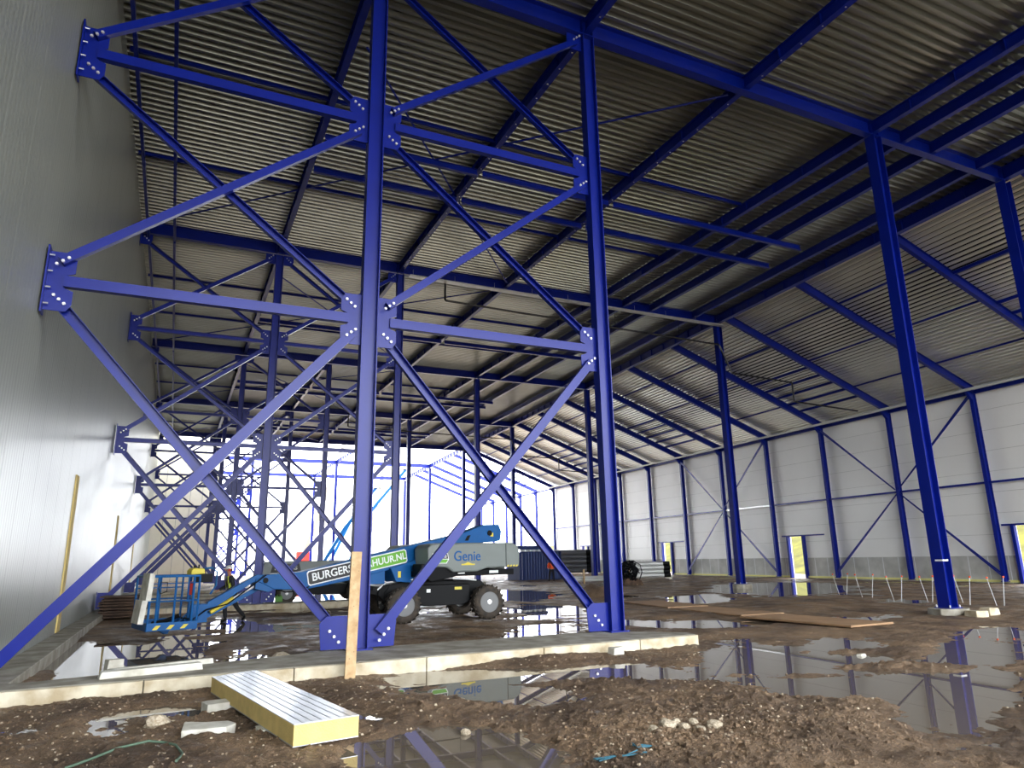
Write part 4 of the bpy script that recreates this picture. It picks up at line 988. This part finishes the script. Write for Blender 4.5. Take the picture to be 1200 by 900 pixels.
# ---------------------------------------------------------------- middle distance stores
def container():
    root = empty('shipping_container', (27.5, 56.0, -.3), math.radians(10), label='dark blue corrugated shipping container with open lid strip, behind the lift', cat='container', kind='thing')
    L, W, H = 4.2, 2.3, 2.5
    m = MB(); v = []; pr = []; x = 0
    while x < L - .2: pr += [(x, 0), (x + .07, -.04), (x + .17, -.04), (x + .24, 0)]; x += .3
    pr.append((L, 0)); n = len(pr)
    m.v = [(a, b, 0) for a, b in pr] + [(a, b, H) for a, b in pr]; m.f = [(i, i + 1, n + i + 1, n + i) for i in range(n - 1)]; m.build('corrugated_side', NAVY, root)
    m = MB(); m.box(0, L, .02, W, 0, H - .02); m.build('container_body', NAVY, root)
    m = MB()
    for a in (0, L):
        m.box(a - .06, a + .06, -.06, .06, 0, H)
    m.box(0, L, -.06, .06, H - .08, H); m.box(0, L, -.06, .06, 0, .12); m.build('corner_posts', NAVY, root)
    m = MB(); m.box(-.35, -.08, -.05, .1, .1, H - .1); m.build('open_door', NAVY, root); MB().box(-.12, -.1, -.08, -.05, .15, H - .15).build('door_gasket', WHITEP, root)
    m = MB(); m.box(-.5, 2.6, -.1, .5, H + .18, H + .4)
    for k in range(6): m.box(-.4 + .55 * k, -.25 + .55 * k, -.12, .5, H + .4, H + .5)
    m.build('roof_goods', NAVY, root); m = MB()
    for k in range(5): m.box(.05 + .55 * k, .3 + .55 * k, 0, .4, H, H + .18)
    m.build('roof_blocks', WHITEP, root)
container()
def bundle(name, x, y, rz, L, rows, per, r, lab_f, mt, grp, endm=None, kind_='pipe', sp=1.05):
    c, s = math.cos(rz), math.sin(rz)
    for j in range(rows):
        for k in range(per - j % 2):
            off = (k + .5 * (j % 2)) * 2 * r * sp; z = -.2 + .15 + r + j * r * 1.78
            a = (x - s * off, y + c * off, z); b = (a[0] + c * L, a[1] + s * L, z)
            root = empty(name, a, rz, label=lab_f(j, k), cat=kind_, group=grp, kind='thing')
            mb = MB(); n = 16; vv = []; ff = []
            for t in (0, L):
                for rr_ in (r, r * .93):
                    for q in range(n): vv.append((t, rr_ * math.cos(2 * pi * q / n), rr_ * math.sin(2 * pi * q / n)))
            for q in range(n):
                p = (q + 1) % n; ff += [(q, p, 2 * n + p, 2 * n + q), (n + q, 3 * n + q, 3 * n + p, n + p), (q, n + q, n + p, p), (2 * n + q, 2 * n + p, 3 * n + p, 3 * n + q)]
            mb.v = vv; mb.f = ff; mb.build('pipe_barrel', mt, root, smooth=True)
            if endm:
                MB().lathe([(L, r * 1.03), (L + .55, r * 1.03), (L + .55, r * .1)], 14, axis='x').build('end_cap', endm, root)
PIPED = mat('dark_steel_beams', srgb(120, 124, 130), .3, .5)
bundle('steel_pipe', 39.0, 73.2, -.62, 4.6, 5, 4, .28, lambda j, k: f"large dark-ended pipe in the far stack by the right wall, {NUM[j]} layer up, {NUM[k]} across", PIPED, 'pipes in the far stack', DARK)
bundle('steel_pipe', 33.9, 49.1, -.42, 2.7, 4, 3, .17, lambda j, k: f"pale grey tube in the nearer bundle beside the right wall, {NUM[j]} layer up, {NUM[k]} across", PIPEG, 'tubes in the nearer bundle', DARK)
bundle('steel_pipe', 26.0, 44.6, -.35, 3.6, 2, 3, .10, lambda j, k: f"thin pale tube lying on battens left of the mud heap, {NUM[j]} layer up, {NUM[k]} across", PIPEG, 'thin tubes on battens')
for k in range(3):
    o = MB().box(-.05, .05, -.05, .05, -.1, 1.0).build('timber_stake', WOOD); o.location = (26.4 + 1.5 * k, 44.0 - .6 * k, -.2)
    tag(o, f"short timber stake standing by the thin tubes, {['left', 'middle', 'right'][k]} one", 'stake', 'timber stakes', 'thing')
# tangle of wire and scrap
root = empty('scrap_tangle', (27.4, 39.9, -.2), label='dark tangled bundle of wire and scrap on the mud, right of the outer column', cat='scrap heap', kind='thing')
rq = random.Random(3)
m = MB()
for k in range(46):
    a = rq.uniform(0, 6.28); R = rq.uniform(.35, .72); tz = rq.uniform(-.9, .9); cpt = Vector((rq.uniform(-.15, .15), rq.uniform(-.2, .2), .85))
    M = Matrix.Rotation(tz, 3, 'X') @ Matrix.Rotation(a, 3, 'Z')
    m.tube([cpt + M @ Vector((R * math.cos(t), R * .3 * math.sin(3 * t + a), R * math.sin(t))) for t in [i * .7 + a for i in range(7)]], .035, 5)
m.build('wire_loops', DARK, root)
m = MB()
for k in range(12):
    a = rq.uniform(-.9, .9); m.bar((rq.uniform(-.4, .4), rq.uniform(-.3, .3), .3), (a * 1.1, rq.uniform(-.5, .3), -.05), .05, .03)
m.build('loose_slats', WOOD, root)
MB().prism([(-.8, 0), (.9, 0), (.7, .3), (.1, .55), (-.5, .4)], -.4, .4, 'xz').build('debris_pile', WOODD, root, bevel=.06)
# timber / rubble strip behind the second frame
for k in range(5):
    o = MB().box(-2.4, 2.4, -.15, .15, 0, .12).build('timber_beam', WOODD if k % 2 else CONCL, bevel=.01)
    o.location = (1.2 + .2 * k, 41.0 + .5 * k, -.16 + .12 * (k // 2)); o.rotation_euler = (0, 0, .02 * (k - 2))
    tag(o, f"{'brown' if k % 2 else 'pale'} timber beam lying beyond the second frame near the foil wall, {NUM[k]} from camera", 'timber', 'timbers beyond the second frame', 'thing')

# ---------------------------------------------------------------- outside, far away
def crane(x, y, top, w, lab):
    r = empty('mobile_crane', (x, y, -.4), label=lab, cat='crane', kind='thing')
    tx, tz = top
    a = Vector((0, 0, 2.6)); b = Vector((tx, 0, tz))
    for k, (t0, t1, s) in enumerate(((0, .5, 1), (.48, .78, .8), (.76, 1, .62))):
        MB().bar(a.lerp(b, t0), a.lerp(b, t1), w * s, w * s).build('boom_section', CRANE, r)
    MB().box(-3, 3, -1.2, 1.2, .7, 2.2).build('crane_chassis', WHITEP, r, bevel=.1); MB().box(-1.2, 1.0, -1.1, 1.1, 2.2, 3.8).build('crane_cab', RED, r, bevel=.15)
    for q in (-2.2, -.8, .8, 2.2): m = MB(); m.lathe([(-1.3, .62), (1.3, .62)], 20, (q, 0, .62)); m.build('wheel', RUBBER, r)
crane(19.8, 124, (8.5, 30), .75, 'grey telescopic mobile crane far outside, seen through the open left rear')
crane(30.2, 124, (4.6, 26), .7, 'grey telescopic mobile crane far outside, right of the nearest inner column')
def far_lift(x, y, pts, lab, rz=0):
    r = empty('boom_lift', (x, y, -.4), rz, label=lab, cat='boom lift', kind='thing')
    MB().box(-1.4, 1.4, -1, 1, .6, 1.7).build('lift_body', LBLUE, r, bevel=.05)
    for q in (-1, 1):
        for s in (-1, 1):
            m = MB(); m.lathe([(-.2, .5), (.2, .5)], 20, (q, s * 1.0, .5)); m.build('wheel', RUBBER, r)
    for a, b in zip(pts[:-1], pts[1:]): MB().bar((a[0], 0, a[1]), (b[0], 0, b[1]), .42, .42).build('boom_arm', LBLUE, r)
    e = pts[-1]; m = MB()
    for sx in (-.9, 0, .9):
        for sy in (-.4, .4): m.tube([(e[0] + sx, sy, e[1]), (e[0] + sx, sy, e[1] + 1.1)], .03, 6)
    for z in (0.02, .55, 1.1): m.tube([(e[0] - .9, -.4, e[1] + z), (e[0] + .9, -.4, e[1] + z), (e[0] + .9, .4, e[1] + z), (e[0] - .9, .4, e[1] + z), (e[0] - .9, -.4, e[1] + z)], .03, 6)
    m.box(e[0] - .9, e[0] + .9, -.4, .4, e[1] - .06, e[1]); m.build('basket', GREYP, r)
far_lift(21.2, 109, [(0, 1.6), (3.6, 9.2), (6.9, 13.2)], 'light blue boom lift far outside with basket raised, left of the nearest inner column')
far_lift(24.0, 108, [(0, 1.6), (2.0, 8.2), (8.6, 16.2)], 'light blue boom lift far outside with its basket at roof height')
far_lift(18.0, 97, [(0, 1.6), (2.8, 6.4), (4.4, 8.4)], 'light blue boom lift far outside with short folded arms, nearest of the far lifts')
def tree(x, y, h, k):
    rt = random.Random(k); r = empty('bare_tree', (x, y, -.5 if x < 60 else 3), label=f"pale bare tree far beyond the hall, {NUM[k]} from the left", cat='tree', group='bare trees beyond the site', kind='thing')
    m = MB(); tips = []
    def br(p, d, l, rad, lv):
        q = p + d * l; m.tube([p, (p + q) / 2 + Vector((rt.uniform(-.05, .05) * l, 0, 0)), q], [rad, rad * .8, rad * .6], 5)
        if lv == 0: return
        for _ in range(3):
            nd = (d + Vector((rt.uniform(-.7, .7), rt.uniform(-.7, .7), rt.uniform(-.1, .5)))).normalized(); br(p + d * l * rt.uniform(.6, 1), nd, l * .68, rad * .6, lv - 1)
    br(Vector((0, 0, 0)), Vector((0, 0, 1)), h * .32, h * .02, 4); m.build('trunk_and_branches', TREE, r)
for k, (x, y, h) in enumerate(((2, 190, 9), (9, 196, 11), (17, 190, 10), (24, 196, 12), (40, 200, 11), (52, 205, 10), (64, 190, 9), (76, 196, 9))): tree(x, y, h, k)

# ---------------------------------------------------------------- camera, light, view
yaw, pit, rol, fpx = .446, .2456, -.0176, 817.73
F = Vector((math.sin(yaw) * math.cos(pit), math.cos(yaw) * math.cos(pit), math.sin(pit))); Rt = Vector((math.cos(yaw), -math.sin(yaw), 0)); Up = Rt.cross(F)
c, s = math.cos(rol), math.sin(rol); R_ = Rt * c + Up * s; U_ = -Rt * s + Up * c
cam = bpy.data.cameras.new('camera'); co = bpy.data.objects.new('camera', cam); COL.objects.link(co)
M = Matrix.Identity(4)
for i in range(3): M[i][0] = R_[i]; M[i][1] = U_[i]; M[i][2] = -F[i]
M[0][3], M[1][3], M[2][3] = 0, 0, 1.6
co.matrix_world = M; cam.sensor_fit = 'HORIZONTAL'; cam.sensor_width = 36; cam.lens = 36 * fpx / 1200; cam.clip_end = 1500; SC.camera = co

w = bpy.data.worlds.new('overcast_sky'); SC.world = w; w.use_nodes = True; nt = w.node_tree; bg = nt.nodes['Background']
tc = nt.nodes.new('ShaderNodeTexCoord'); sx = nt.nodes.new('ShaderNodeSeparateXYZ'); nt.links.new(tc.outputs['Generated'], sx.inputs[0])
rp = nt.nodes.new('ShaderNodeValToRGB'); e = rp.color_ramp.elements; e[0].position = .46; e[0].color = (.26, .25, .235, 1); e[1].position = .5; e[1].color = (.93, .96, 1.0, 1)
mr = nt.nodes.new('ShaderNodeMapRange'); mr.inputs['From Min'].default_value = -1; mr.inputs['From Max'].default_value = 1
nt.links.new(sx.outputs['Z'], mr.inputs['Value']); nt.links.new(mr.outputs['Result'], rp.inputs['Fac']); nt.links.new(rp.outputs['Color'], bg.inputs['Color'])
bg.inputs['Strength'].default_value = 1.0
SC.view_settings.view_transform = 'Standard'; SC.view_settings.look = 'None'; SC.view_settings.gamma = 1; SC.view_settings.use_curve_mapping = False
SC.view_settings.exposure = 3.45
SC.cycles.use_denoising = True; SC.cycles.max_bounces = 8; SC.cycles.diffuse_bounces = 5; SC.cycles.glossy_bounces = 4; SC.cycles.sample_clamp_indirect = 6
SC.cycles.use_adaptive_sampling = True
